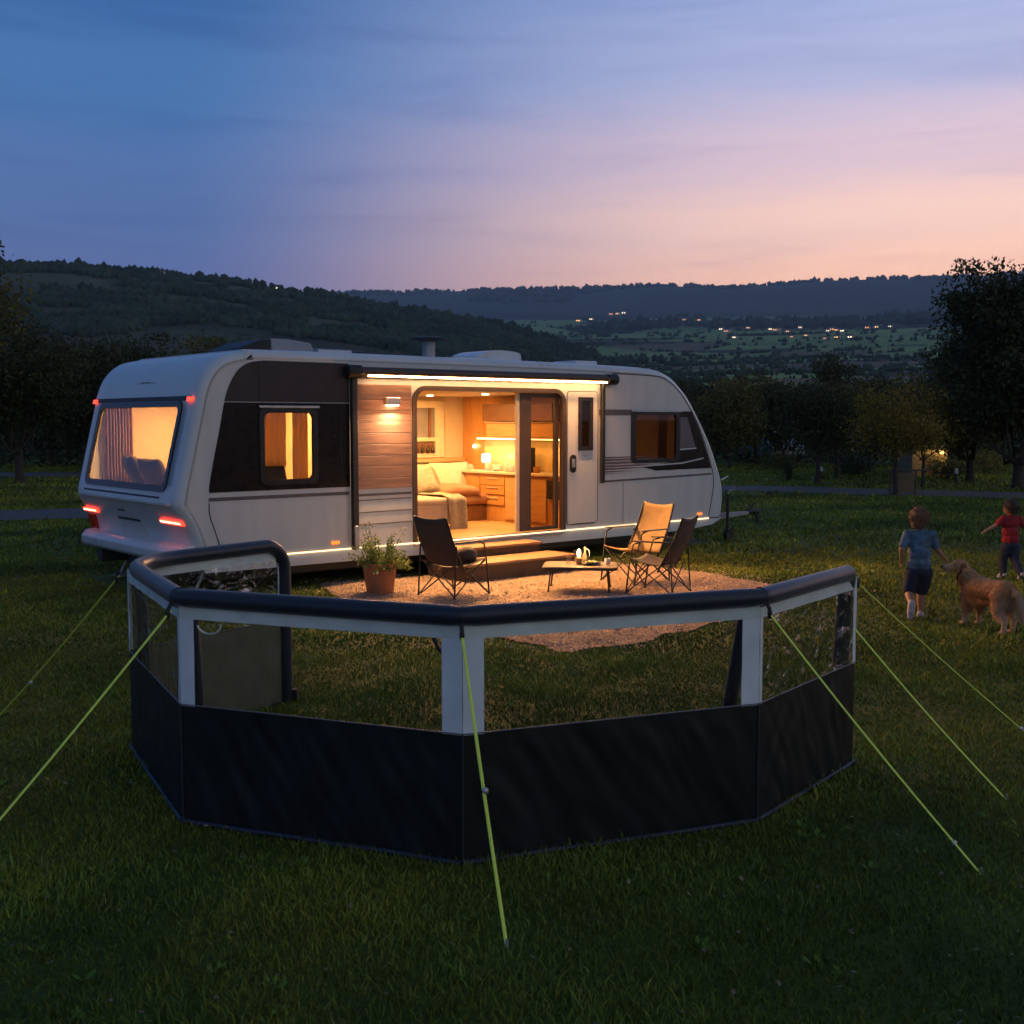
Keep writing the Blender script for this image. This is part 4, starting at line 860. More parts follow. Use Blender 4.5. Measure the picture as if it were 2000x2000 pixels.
# worn maker's lettering above the rear window: small illegible strokes
for x0, x1, z0, z1 in [(1.20,1.36,2.43,2.436),(1.38,1.46,2.43,2.446),(1.48,1.50,2.43,2.45),(1.53,1.59,2.43,2.448),(1.61,1.63,2.43,2.45),(1.65,1.76,2.43,2.436)]:
    MB().plate([(x0,z0),(x1,z0),(x1,z1),(x0,z1)], [], rearf(.004), rearf(-.004)).build('lettering', m_stripe, cv)
bp_ = [(-1.18,.42),(-1.34,.385),(-1.40,.43),(-1.405,.53),(-1.34,.60),(-1.20,.615)]
MB().plate(bp_, [], near(.05), near(W-.05)).build('bumper', m_white2, cv, bevel=0.02, seg=3)
for t in (.5, 1.3, 2.5):
    MB().box(-1.35, -1.0, t-.06, t+.06, .22, .40).build('underbody_bracket', m_chassis, cv, bevel=0.01)
def steady(s, t):
    a = MB().tube([(s, t, .40), (s-.18, t, .06)], 0.022, 8).build('steady_leg', m_galv, cv, smooth=50)
    MB().lathe([(.09, 0.0), (.09, .02), (.03, .05)], (s-.18, t, 0.01), 12).build('foot_pad', m_galv, a, smooth=40)
for s, t in ((-.9, .35), (-.9, 2.5), (6.6, .35), (6.6, 2.5)): steady(s, t)
for t in (.12, W-.34):
    w = MB().lathe([(0.12, -.09), (0.19, -.10), (0.215, -.06), (0.215, .06), (0.19, .10), (0.12, .09)], n=28); w.v = [(2.9+p[0], t+.11+p[2], 0.215+p[1]) for p in w.v]; ty = w.build('wheel', m_black, cv, smooth=40)
    q = MB().lathe([(0.12, -.095), (0.12, .095)], n=18); q.v = [(2.9+p[0], t+.11+p[2], 0.215+p[1]) for p in q.v]; q.build('rim', m_alu, ty)
m_dkgalv = pbr('dull_steel', (0.36, 0.37, 0.38), 0.6, metal=0.4, bump=0.3)
# drawbar, jockey wheel, coupling
DT = .40
MB().plate([(7.6,.46),(7.6,.35),(8.1,.36),(8.95,.405),(8.95,.455),(8.1,.46)], [], near(DT-.03), near(DT+.03)).build('drawbar', m_dkgalv, cv, bevel=0.012)
MB().plate([(7.6,.42),(7.6,.34),(8.4,.37),(8.4,.43)], [], near(DT+.30), near(DT+.38)).build('drawbar', m_dkgalv, cv, bevel=0.012)
MB().tube([(8.95, DT, .44), (9.08, DT, .45), (9.2, DT, .43)], [.045, .05, .055], 12).build('coupling', m_black, cv, smooth=50)
MB().tube([(9.0, DT, .47), (9.06, DT, .56), (9.2, DT, .60)], .014, 8).build('coupling_lever', m_black, cv, smooth=50)
MB().tube([(9.12, DT-.03, .42), (9.16, DT-.05, .30), (9.14, DT-.05, .24)], [.02, .03, .025], 8).build('plug', m_black, cv, smooth=50)
jw = MB().tube([(8.30, DT-.09, .12), (8.30, DT-.09, .78)], .024, 10).build('jockey_post', m_black, cv, smooth=50)
MB().tube([(8.30, DT-.09, .78), (8.36, DT-.09, .84), (8.42, DT-.12, .84), (8.42, DT-.12, .90)], .010, 8).build('crank_handle', m_galv, jw, smooth=50)
w = MB().lathe([(0.03, -.03), (0.095, -.035), (0.10, 0), (0.095, .035), (0.03, .03)], n=20); w.v = [(8.33+p[0], DT-.09+p[2], 0.10+p[1]) for p in w.v]; w.build('jockey_wheel', m_black, jw, smooth=40)
MB().tube([(8.15, DT, .48), (8.05, DT, .62), (7.98, DT, .78)], .016, 8).build('brake_lever', m_galv, cv, smooth=50)
MB().tube([(7.72,-.02,1.04),(7.85,-.05,1.10)], .012, 6).build('grab_handle', m_white2, cv)
# roof furniture
rp = [(-.10,2.79),(.55,2.79),(.60,2.85),(.55,2.93),(.20,2.975),(-.02,2.955),(-.42,2.87),(-.44,2.79)]
MB().plate([(.02,2.79),(.55,2.79),(.60,2.84),(.56,2.93),(.25,2.965),(.02,2.965)], [], near(.5), near(1.35)).build('roof_air_conditioner', pbr('grey_plastic', (0.30, 0.31, 0.34), 0.5), cv, bevel=0.03, seg=3)
MB().plate([(-.40,2.79),(.015,2.79),(.015,2.96),(-.12,2.94),(-.40,2.83)], [], near(.5), near(1.35)).build('air_conditioner_cowl', m_black, cv, bevel=0.015)
MB().box(.66, 1.15, .5, 1.2, 2.80, 2.87).build('roof_vent', m_alu, cv, bevel=0.02)
MB().box(1.18, 1.95, .4, 1.3, 2.80, 2.845).build('solar_panel', m_blackgl, cv, bevel=0.008)
fl = MB().lathe([(.085, 0), (.085, .24)], (2.42, .62, 2.80), 20).build('flue', m_galv, cv, smooth=40)
MB().lathe([(.10, .235), (.25, .25), (.26, .275), (.12, .305), (.05, .31)], (2.42, .62, 2.80), 24).build('flue_cap', m_chassis, fl, smooth=30)
MB().box(2.6, 2.95, .3, .8, 2.80, 2.835).build('roof_bar', m_alu, cv, bevel=0.01)
hp = catmull([(3.02,2.80),(3.10,2.86),(3.35,2.945),(3.62,2.955),(3.86,2.93),(3.90,2.86),(3.90,2.80)], 4)
MB().plate(hp, [], near(.45), near(1.1)).build('roof_hatch', m_white2, cv, bevel=0.03, seg=3)
MB().box(5.0, 5.45, .5, 1.0, 2.79, 2.87).build('roof_hatch', m_white2, cv, bevel=0.02)
MB().tube([(-.6,.06,2.775),(7-.9,.06,2.755)], .012, 6).build('gutter_rail', m_white2, cv)
# interior shell
FZ, CZ = .455, 2.37
MB().box(-1.05, 7.4, .04, W-.04, .445, FZ).build('interior_floor', pbr('oak_floor', (0.50, 0.30, 0.13), 0.35, var=0.2, scale=2, stretch=(1, 9, 1)), cv)
MB().box(-.95, 6.5, .04, W-.04, CZ, CZ+.02).build('interior_ceiling', m_inwall, cv)
MB().box(-1.1, 7.3, W-.055, W-.04, FZ, CZ).build('interior_wall', m_inwall, cv)
def inner_near(): # lining of the near wall, with the same openings
    MB().plate([(-1.0,FZ),(1.70,FZ),(1.70,CZ),(-.85,CZ)], [rrect(-.40,.305,1.28,2.115,.05)], near(.036), near(.045)).build('interior_lining', m_inwall, cv)
    MB().plate([(4.33,FZ),(7.2,FZ),(7.1,1.4),(6.75,2.2),(6.6,CZ),(4.33,CZ)], [rrect(5.72,6.67,1.385,2.10,.04), SLIT], near(.036), near(.045)).build('interior_lining', m_inwall, cv)
inner_near()
MB().box(1.60, 1.64, .045, W-.056, FZ, CZ).build('partition', m_inwall, cv)
MB().box(4.83, 4.86, .045, W-.056, FZ, CZ).build('partition', m_oak_or, cv)
# room lights
def lamp_disc(s, t, e, z=CZ):
    f = MB().lathe([(.05, 0), (.05, -.012)], (s, t, z-.001), 16).build('ceiling_lamp', emitter('downlight', (1, .78, .48), 12), cv, smooth=30)
    area_light('ceiling_light', (s, t, z-.03), e, WARM, .35, .35, parent=cv)
lamp_disc(3.6, 2.2, 44); lamp_disc(2.3, 1.6, 60); lamp_disc(3.7, 1.0, 50); lamp_disc(.6, 1.4, 55); lamp_disc(-.3, 1.9, 75)
area_light('front_room_light', (5.9, 2.0, 2.2), 24, WARM, .3, .3, parent=cv); point_light('curtain_fill_light', (6.62, .42, 1.95), 1.6, WARM, .03, cv)  # the small point light is unseen, added to brighten the front curtain
MB().box(5.9, 6.5, 1.2, 1.25, FZ, 1.95).build('partition', m_oak_dk, cv)  # dark panel added so the room behind the front window looks dim
# window on the far wall
fw = MB().plate([(3.3,1.40),(4.42,1.40),(4.42,2.30),(3.3,2.30)], [[(3.4,1.72),(4.25,1.72),(4.25,2.19),(3.4,2.19)], [(3.4,1.47),(4.25,1.47),(4.25,1.66),(3.4,1.66)]], near(W-.10), near(W-.057)).build('far_window', pbr('cream_frame', (0.66, 0.53, 0.36), 0.5), cv, bevel=0.006)
MB().box(3.39, 4.26, W-.07, W-.06, 1.71, 2.20).build('pane', pbr('dusk_pane', (0.22, 0.20, 0.20), 0.15), fw)
MB().box(4.12, 4.16, W-.095, W-.071, 1.71, 2.20).build('mullion', m_oak_dk, fw)
MB().box(3.2, 4.8, W-.16, W-.057, 1.33, 1.39).build('window_shelf', m_oak, cv, bevel=0.005)
MB().box(3.39, 4.26, W-.066, W-.058, 1.46, 1.67).build('niche', m_oak_dk, fw)

def at(s, t, z=0): return cw(s, t, z)
# bedroom: curtains, bed, pillows, wardrobe
def curtain(s0, t0, s1, t1, z0, z1, label, folds=9, amp=.025, mat=m_curtain, gather=0.0):
    n = folds*8; vs = []; d = Vector((s1-s0, t1-t0, 0)); nn = Vector((-d.y, d.x, 0)).normalized()
    for j in range(7):
        zz = z0+(z1-z0)*j/6
        for i in range(n+1):
            k = i/n; p = Vector((s0, t0, 0))+d*k+nn*(amp*math.sin(k*folds*6.283+0.4*math.sin(j))*(1.1-.25*j/6)+0.008*math.sin(17*k)); vs.append((p.x, p.y, zz))
    fs = [(j*(n+1)+i, j*(n+1)+i+1, (j+1)*(n+1)+i+1, (j+1)*(n+1)+i) for j in range(6) for i in range(n)]
    c = empty('curtain', at(0, 0), ANG, label, 'curtain'); mb = MB().add(vs, fs); o = mb.build('drape', mat, c, smooth=180)
    sf = o.modifiers.new('t', 'SOLIDIFY'); sf.thickness = .004
    MB().tube([(s0, t0, z1+.01), (s1, t1, z1+.01)], .008, 6).build('rail', m_alu, c)
curtain(-1.08, W-.12, -.72, W-.12, 1.15, 2.25, 'pleated cream curtain at the left side of the tail window', 9, .03)
curtain(-.42, .20, .02, .20, 1.46, 2.17, 'pleated curtain gathered at the tail end of the side bedroom window', 5, .018)
curtain(.10, .17, .30, .17, 1.2, 2.17, 'narrow curtain at the right side of the bedroom window', 3, .014)
curtain(6.42, .14, 6.6, .14, 1.35, 2.1, 'narrow pale curtain inside the dark front window', 3, .014)
def bed():
    b = empty('bed', at(.1, 1.55), ANG, 'made bed with pale linen seen through the tail window', 'bed')
    MB().box(-1.06, .85, -1.41, 1.0, FZ, .95).build('bed_base', m_oak, b, bevel=0.01)
    MB().box(-1.05, .83, -1.40, .98, .955, 1.14).build('mattress', m_bed, b, bevel=0.06, seg=4)
    MB().box(-.84, .2, -1.41, .99, 1.13, 1.20).build('duvet', m_bed, b, bevel=0.03, seg=3)
bed()
def pillow(name, s, t, z, size, rz, tilt, mat, label, group=None, roll=0.0):
    """soft square cushion, pinched corners"""
    n = 14; vs = []; a, b, h = size
    for sgn in (1, -1):
        for j in range(n+1):
            for i in range(n+1):
                u_, v_ = i/n*2-1, j/n*2-1; e = (1-u_**4)*(1-v_**4); pin = 1-0.10*(u_*u_*v_*v_)*0-0.07*(1-abs(u_))*abs(v_)**3-0.07*(1-abs(v_))*abs(u_)**3
                vs.append((u_*a/2*pin, v_*b/2*pin, sgn*h/2*(max(e, 0)**0.45)+0.004*noise.noise((u_*3, v_*3, z*9))*3))
    m = (n+1)**2; fs = []
    for j in range(n):
        for i in range(n):
            k = j*(n+1)+i; fs.append((k, k+1, k+n+2, k+n+1)); fs.append((m+k, m+k+n+1, m+k+n+2, m+k+1))
    mb = MB().add(vs, fs); o = mb.build(name, mat, None, smooth=180)
    o.location = at(s, t, z); o.rotation_euler = (Matrix.Rotation(ANG+rz, 4, 'Z') @ Matrix.Rotation(tilt, 4, 'X') @ Matrix.Rotation(roll, 4, 'Y')).to_euler()
    tag(o, label, 'cushion', group); return o
pillow('pillow', -.98, 2.22, 1.37, (.50, .40, .17), R(78), R(65), m_darkpil, 'dark pillow propped behind the tail window, nearer its middle', 'dark pillows on the bed')
pillow('pillow', -.96, 1.68, 1.36, (.46, .38, .17), R(97), R(62), m_darkpil, 'dark pillow on the bed nearest the side window', 'dark pillows on the bed')
pillow('pillow', -.14, .30, 1.36, (.44, .30, .18), R(0), R(70), m_darkpil, 'dark cushion showing low in the side bedroom window')
def wardrobe():
    w_ = empty('wardrobe', at(1.36, 1.6), ANG, 'tall pale wardrobe inside the tail bedroom', 'wardrobe')
    MB().box(-.22, .22, -.55, 1.2, FZ, 2.35).build('body', m_oak, w_, bevel=0.004)
    for y in (-.5, .05, .6): MB().box(-.24, -.222, y, y+.52, .55, 2.3).build('door', m_inwall, w_, bevel=0.004)
wardrobe()
# saloon: sofa
def sofa():
    s = empty('sofa', at(3.0, 1.9), ANG, 'cream corner sofa inside the open sliding door', 'sofa')
    MB().box(-1.15, .43, -.78, -.05, FZ+.06, .83).build('base', m_cream, s, bevel=0.05, seg=4)
    MB().box(-1.15, .45, -.80, .0, .80, .90).build('seat_cushion', m_cream, s, bevel=0.045, seg=4)
    MB().box(-1.15, 1.80, .70, 1.06, .85, 1.30).build('backrest', m_cream, s, bevel=0.07, seg=4)
    MB().box(-1.15, 1.75, .05, .70, FZ, .70).build('bench_base', m_oak_dk, s, bevel=0.01)
    MB().box(.35, 1.74, .0, .72, .705, .86).build('bench_cushion', m_bcush, s, bevel=0.06, seg=4)
    for x in (-.3, -.9): MB().box(x-.02, x+.02, -.7, -.66, FZ, FZ+.07).build('leg', m_oak_dk, s)
sofa()
pillow('cushion', 3.95, 2.15, .93, (.75, .62, .17), R(0), R(4), m_bcush, 'flat rust brown seat cushion in the sofa corner')
pillow('cushion', 4.25, 2.55, 1.10, (.85, .50, .16), R(4), R(72), m_cream, 'large cream back cushion leaning in the sofa corner')
pillow('cushion', 3.72, 2.38, 1.06, (.55, .50, .16), R(28), R(62), m_bcush, 'dark brown cushion leaning beside the grey one')
pillow('cushion', 3.35, 2.05, 1.12, (.52, .50, .17), R(12), R(58), m_greyc, 'grey knitted cushion leaning at the left end of the sofa')
def throw():
    vs = []; nx, ny = 26, 30
    for j in range(ny+1):
        v_ = j/ny
        for i in range(nx+1):
            u_ = i/nx; s = 3.10+.30*u_; d = v_*1.15
            if d < .62: t, z = 1.85-d-0.02, .915+.012*math.sin(7*u_+3*v_)+.008*math.sin(15*u_*v_)
            else: t, z = 1.085-.012*math.sin(9*u_)-.012, .915-(d-.62)
            vs.append((s+.012*math.sin(9*v_), t, z+.010*noise.noise((u_*5, v_*5, 1))))
    fs = [(j*(nx+1)+i, j*(nx+1)+i+1, (j+1)*(nx+1)+i+1, (j+1)*(nx+1)+i) for j in range(ny) for i in range(nx)]
    o = MB().add(vs, fs).build('throw_blanket', m_greyc, None, smooth=180); o.location = at(0, 0); o.rotation_euler = (0, 0, ANG); sf = o.modifiers.new('t', 'SOLIDIFY'); sf.thickness = .012
    tag(o, 'beige throw blanket draped over the near sofa end', 'blanket')
throw()
# kitchen along the cross wall
def kitchen():
    k = empty('kitchen_unit', at(4.83, 1.5), ANG, 'oak kitchen unit with worktop and wall cupboards along the cross wall', 'kitchen unit')
    MB().box(-.34, -.002, -1.40, 1.33, FZ+.0, 1.17).build('cabinet', m_oak_or, k, bevel=0.004)
    MB().box(-.40, -.002, -1.42, 1.33, 1.175, 1.215).build('worktop', m_counter, k, bevel=0.006)
    for y0, y1, mt in ((-.44, -.02, m_oak), (-.95, -.47, m_oak), (.60, .90, m_oak_or)): MB().box(-.362, -.342, y0, y1, FZ+.04, 1.13).build('cupboard_door', mt, k, bevel=0.005)
    for z in (.70, .86, 1.0): MB().box(-.362, -.342, .0, .58, z, z+.13).build('drawer', m_oak_or, k, bevel=0.006)
    for z in (.80, .96, 1.10): MB().box(-.378, -.363, .15, .42, z, z+.012).build('drawer_handle', m_counter, k)
    MB().box(-.37, -.342, -1.36, -.98, .85, 1.12).build('oven', m_blackgl, k, bevel=0.005)
    MB().box(-.40, -.372, -1.34, -1.0, .84, .855).build('oven_handle', m_alu, k)
    MB().box(-.30, -.002, -1.0, .60, 1.98, 2.24).build('wall_cupboard', m_oak_dk, k, bevel=0.004)
    MB().box(-.26, -.002, -1.0, .60, 1.955, 1.972).build('shelf', m_counter, k, bevel=0.003)
    MB().box(-.22, -.004, -1.0, .60, 1.74, 1.95).build('open_shelf', m_oak, k, bevel=0.003)
    MB().box(-.20, -.17, -1.36, .86, 1.700, 1.716).build('light_strip', m_led3, k)
    MB().box(-.21, -.003, -1.38, .9, 1.718, 1.735).build('shelf', m_oak, k)
    MB().box(-.012, -.003, -1.38, .9, 1.217, 1.70).build('splashback', pbr('splash', (0.62, 0.45, 0.22), 0.3), k)
kitchen()
area_light('counter_light', at(4.60, 1.3, 1.69), 9, (1, .68, .3), .08, 2.0, (0, 0, ANG))
def table_lamp():
    l = empty('table_lamp', at(4.62, 2.12, 1.217), ANG, 'glowing white table lamp on the kitchen worktop', 'lamp')
    MB().lathe([(.06, 0), (.06, .015), (.015, .03), (.012, .12)], n=16).build('base', m_alu, l, smooth=40)
    MB().lathe([(.055, .12), (.072, .14), (.070, .24), (.055, .26)], n=20).build('lamp_shade', m_lampglow, l, smooth=60)
    point_light('table_lamp_light', (-.16, 0, .2), 4, (1, .72, .38), .06, l)
table_lamp()
MB_ = MB().ell((0, 0, 0), (.03, .03, .03)).build('wall_light', emitter('spot_glow', (1, .75, .4), 14), None, smooth=60); MB_.location = at(4.79, 2.62, 1.58); tag(MB_, 'tiny round wall light left of the table lamp', 'wall light')
def cup(s, t, z, r, h, mat, name, label, group):
    c = empty(name, at(s, t, z), ANG, label, name, group)
    MB().lathe([(r*.6, 0), (r, h*.15), (r*1.02, h), (r*.9, h), (r*.88, h*.2), (.001, h*.12)], n=16, caps=False).build('body', mat, c, smooth=50)
    MB().tube([(0, -r*.95, h*.8), (0, -r*1.55, h*.7), (0, -r*1.5, h*.35), (0, -r*.9, h*.25)], r*.13, 6).build('handle', mat, c, smooth=60)
for i, t in enumerate((1.98, 1.83, 1.69, 1.55, 1.42)):
    cup(4.55+.03*(i % 2), t, 1.216, .045+.004*(i % 2), .10+.03*(i % 3 == 0), m_porc, 'cup', ['white cup nearest the table lamp', 'white cup second from the table lamp', 'tall white cup in the middle of the worktop row', 'white cup fourth from the table lamp', 'white cup beside the sliding door frame'][i], 'white cups on the kitchen worktop')
def coffee():
    c = empty('coffee_maker', at(4.58, 1.10, 1.216), ANG, 'dark coffee maker behind the sliding door glass', 'coffee maker')
    MB().box(-.1, .1, -.08, .08, 0, .03).build('base', m_black, c, bevel=0.006); MB().box(.02, .1, -.08, .08, .031, .30).build('body', m_black, c, bevel=0.01)
    MB().box(-.1, .1, -.08, .08, .301, .37).build('head', m_black, c, bevel=0.01); MB().lathe([(.05, 0), (.06, .06), (.045, .12)], (-.04, 0, .032), 16).build('jug', m_blackgl, c, smooth=50)
coffee()
cup(4.56, .86, 1.216, .05, .09, pbr('amber_ware', (0.5, 0.25, 0.08), 0.3), 'cup', 'amber cup on the worktop behind the door glass', None)
for i, s in enumerate((3.86, 3.97, 4.08, 4.17)):
    p = empty('bottle', at(s, W-.12, 1.47), ANG, ['dark bottle at the left end of the niche below the far window', 'dark bottle second in the niche', 'dark bottle third in the niche', 'dark bottle at the right end of the niche'][i], 'bottle', 'dark bottles in the niche below the far window')
    MB().lathe([(.02, 0), (.026, .02), (.026, .08), (.010, .11), (.010, .13+.01*(i % 2))], n=10).build('body', m_blackgl, p, smooth=40)

# entrance steps
m_stepw = pbr('step_wood', (0.27, 0.155, 0.075), 0.55, var=0.3, scale=3, stretch=(1, 9, 9), bump=0.2); m_stepd = pbr('step_riser', (0.06, 0.036, 0.022), 0.8, var=.3)
def steps():
    st = empty('entrance_steps', at(2.85, -.5), ANG, 'two wooden entrance steps below the open sliding door', 'steps')
    MB().box(-.95, .72, .12, .47, .335, .372).build('tread', m_stepw, st, bevel=0.008)
    MB().box(-.92, .69, .44, .46, .06, .33).build('riser', m_stepd, st); MB().box(-.92, .69, .15, .17, .22, .334).build('riser', m_stepd, st)
    MB().box(-1.0, .84, -.42, .14, .205, .240).build('tread', m_stepw, st, bevel=0.008)
    MB().box(-.97, .81, -.39, -.37, .01, .203).build('riser', m_stepd, st)
    for x in (-.96, .78): MB().box(x, x+.035, -.36, .43, .01, .203).build('side_board', m_stepd, st)
steps()

# ------------------------------------------------------------------ inflatable windbreak
WC = [Vector(p) for p in [(-1.60, 8.03, 0), (-2.33, 6.93, 0), (-1.635, 5.60, 0), (-0.22, 5.05, 0), (1.22, 5.61, 0), (1.99, 6.60, 0)]]
wb = empty('inflatable_windbreak', (0, 6, 0), 0, 'low inflatable windbreak with dark beams, clear windows and black skirt', 'windbreak')
def wadd(mb, name, mat, par=None, **k):
    mb.v = [(p[0]-wb.location.x, p[1]-wb.location.y, p[2]) for p in mb.v]
    return mb.build(name, mat, par or wb, **k)
m_beam = pbr('beam_fabric', (0.011, 0.014, 0.026), 0.42, var=0.12, scale=10, bump=0.12, bscale=8, sheen=0.2)
m_skirt = pbr('skirt_fabric', (0.0085, 0.0108, 0.0105), 0.5, var=0.1, scale=4, bump=0.08, bscale=60, spec=0.34)
m_lining = pbr('tan_lining', (0.125, 0.115, 0.070), 0.8, var=0.15, scale=7, bump=0.2)
m_band = pbr('grey_band', (0.66, 0.72, 0.69), 0.6, var=0.10, scale=5, bump=0.25, bscale=10)
m_strip = pbr('pale_strip', (0.72, 0.78, 0.82), 0.5, var=0.08, scale=6, bump=0.2, bscale=9)
m_film = glass('clear_film', (0.93, 0.93, 0.91), 0.02, 0.10, 0.5, 7, 0.05); m_film2 = glass('crinkled_film', (0.88, 0.88, 0.86), 0.05, 0.12, 1.0, 9, 0.30)
m_piping = pbr('piping', (0.12, 0.12, 0.14), 0.5)
m_hem = pbr('navy_hem', (0.02, 0.025, 0.05), 0.5)
m_gutter = pbr('seam_tape', (0.028, 0.034, 0.038), 0.5)
cen = Vector((-0.1, 8.0, 0))
BZ, BR = 1.132, 0.047
def beam():
    P = []; E0, E1, E2, E3, E4, E5 = WC
    d01 = (E1-E0).normalized(); P += [E0+Vector((0, 0, z)) for z in (0.01, .3, .6, .9)]
    for k in range(1, 8): q = math.pi/2*k/7; P.append(E0+d01*(.18*(1-math.cos(q)))+Vector((0, 0, BZ-.18+.18*math.sin(q))))
    d12 = (E2-E1).normalized(); a = E1-d01*.42; b = E1+d12*.42
    P += [E0+d01*.5+Vector((0, 0, BZ))]
    for k in range(9): t = k/8; p = a*(1-t)**2+E1*2*t*(1-t)+b*t*t; P.append(p+Vector((0, 0, BZ)))
    for A, B, C in ((E1, E2, E3), (E2, E3, E4), (E3, E4, E5)):
        d0 = (B-A).normalized(); d1 = (C-B).normalized()
        for q in (B-d0*.35, B-d0*.06, B-d0*.018, B+d1*.018, B+d1*.06, B+d1*.35): P.append(q+Vector((0, 0, BZ)))
    d45 = (E5-E4).normalized(); e = E5; inn = Vector((-d45.y, d45.x, 0))
    for k in range(0, 9): q = math.pi/2*k/8; P.append(e-d45*(.15-.10*math.sin(q))+inn*.045*(k/8)+Vector((0, 0, BZ-.10+.10*math.cos(q))))
    P += [e-d45*(.05+.05*(1-z))+inn*(.045+.03*(1-z))+Vector((0, 0, z)) for z in (.9, .6, .3, .01)]
    r = []
    for p in P:
        m_ = min((p-Vector((c.x, c.y, BZ))).length for c in WC[2:5]); r.append(BR*(0.90 if m_ < .03 else 1.0)*(1+.012*noise.noise(p*2)))
    mb = MB().tube([tuple(p) for p in P], r, 22); o = wadd(mb, 'beam', m_beam, smooth=70)
    for c, (A, C) in zip(WC[2:5], ((E1, E3), (E2, E4), (E3, E5))):
        nrm = ((c-A).normalized()+(C-c).normalized()).normalized(); side = Vector((-nrm.y, nrm.x, 0)); ring = []
        for k in range(25): q = 2*math.pi*k/24; ring.append(tuple(c+Vector((0, 0, BZ))+side*(BR*1.02*1.05*math.cos(q))+Vector((0, 0, BR*1.0*math.sin(q)))))
        s_ = MB().tube(ring, .0035, 6); s_.v = [(p[0]-0, p[1]-0, p[2]) for p in s_.v]; wadd(s_, 'seam', m_gutter, o, smooth=60)
beam()
def onp(i, a, z, off=0.0):
    A, B = WC[i], WC[i+1]; d = (B-A); n = Vector((d.y, -d.x, 0)).normalized()
    if (A+n*.1-cen).length < (A-cen).length: n = -n
    p = A+d*a+n*off; return Vector((p.x, p.y, z))
def pgrid(i, a0, a1, z0, z1, nx, nz, offf):
    vs = [onp(i, a0+(a1-a0)*k/nx, z0+(z1-z0)*j/nz, offf(a0+(a1-a0)*k/nx, z0+(z1-z0)*j/nz)) for j in range(nz+1) for k in range(nx+1)]
    fs = [(j*(nx+1)+k, j*(nx+1)+k+1, (j+1)*(nx+1)+k+1, (j+1)*(nx+1)+k) for j in range(nz) for k in range(nx)]
    return MB().add([tuple(v) for v in vs], fs)
ZS, ZB, ZT = 0.60, 1.028, 1.10
strips = {0: (.06, .03), 1: (.03, .035), 2: (.085, .10), 3: (.10, .10), 4: (.03, .045)}
for i in range(5):
    ln = (WC[i+1]-WC[i]).length; sl_, sr_ = strips[i]; sl_ /= ln; sr_ /= ln
    ph = i*3.1
    def wrk(a, z, i=i, ph=ph):
        x = a*ln; e = min(a, 1-a)*ln
        top = max(0, (ZS-z)/ZS)
        w = 0.011*noise.noise((x*5+z*3.2*(1 if i % 2 else -1), z*1.6, ph))+0.010*noise.noise((x*13+z*7, z*4, ph+5))+0.007*math.sin(x*38+z*22*(1 if i % 2 else -1)+ph+3*noise.noise((x, z*2, ph)))*max(0, noise.noise((x*1.6, z*1.6, ph+8)))
        return w*min(1, e*8)*min(1, top*5+0.15)+0.012*top*top*0
    o = wadd(pgrid(i, 0, 1, 0.0, ZS, 110, 44, wrk), 'skirt', m_skirt, smooth=180)
    wadd(pgrid(i, 0.003, .997, 0.0, ZS-.002, 60, 24, lambda a, z: wrk(a, z)-.004), 'skirt_lining', m_lining, smooth=180)
    wadd(pgrid(i, 0, 1, ZB, ZT, 60, 6, lambda a, z, ph=ph: .004+.006*noise.noise((a*ln*9+z*14, z*5, ph))*min(1, min(a, 1-a)*12)), 'band', m_band, smooth=180)
    for k, (a0, a1) in enumerate(((0, sl_), (1-sr_, 1))):
        wadd(pgrid(i, a0, a1, ZS-.006, ZB+.002, 4, 14, lambda a, z, k=k: .003+.003*noise.noise((a*9, z*7, ph+k))), 'strip', m_strip, smooth=180)
    f = wadd(pgrid(i, sl_, 1-sr_, ZS, ZB, 50, 20, lambda a, z, ph=ph, i=i: (.004*noise.noise((a*ln*3, z*3, ph+2)) if i in (2, 3) else .014*noise.noise((a*ln*9, z*2.5, ph+2))+.007*noise.noise((a*ln*16, z*14, ph+4)))), 'clear_window', m_film if i in (2, 3) else m_film2, smooth=180)
    wadd(MB().tube([tuple(onp(i, a, ZS, .004)) for a in np.linspace(0, 1, 12)], .0035, 6), 'piping', m_piping)
    wadd(MB().tube([tuple(onp(i, a, .012+.004*noise.noise((a*6, 0, ph)), .012)) for a in np.linspace(0, 1, 24)], .014, 8), 'hem', m_hem, smooth=60)
for j, c in enumerate(WC[2:5]):
    out = (c-cen).normalized(); wadd(MB().tube([tuple(c+out*.004+Vector((0, 0, z))) for z in (ZS, .4, .2, .01)], .0045, 6), 'zip_seam', m_gutter)
for i, (top, foot) in {1: (.07, .10), 2: (.07, .14), 3: (.07, .07), 4: (.09, .34)}.items():
    c = WC[i]; inn = (cen-c).normalized()
    wadd(MB().tube([tuple(c+inn*(top+(foot-top)*k)+Vector((0, 0, 1.10*(1-k)+.01))) for k in (0, .3, .6, 1)], .036, 14), 'pole', m_beam, smooth=60)
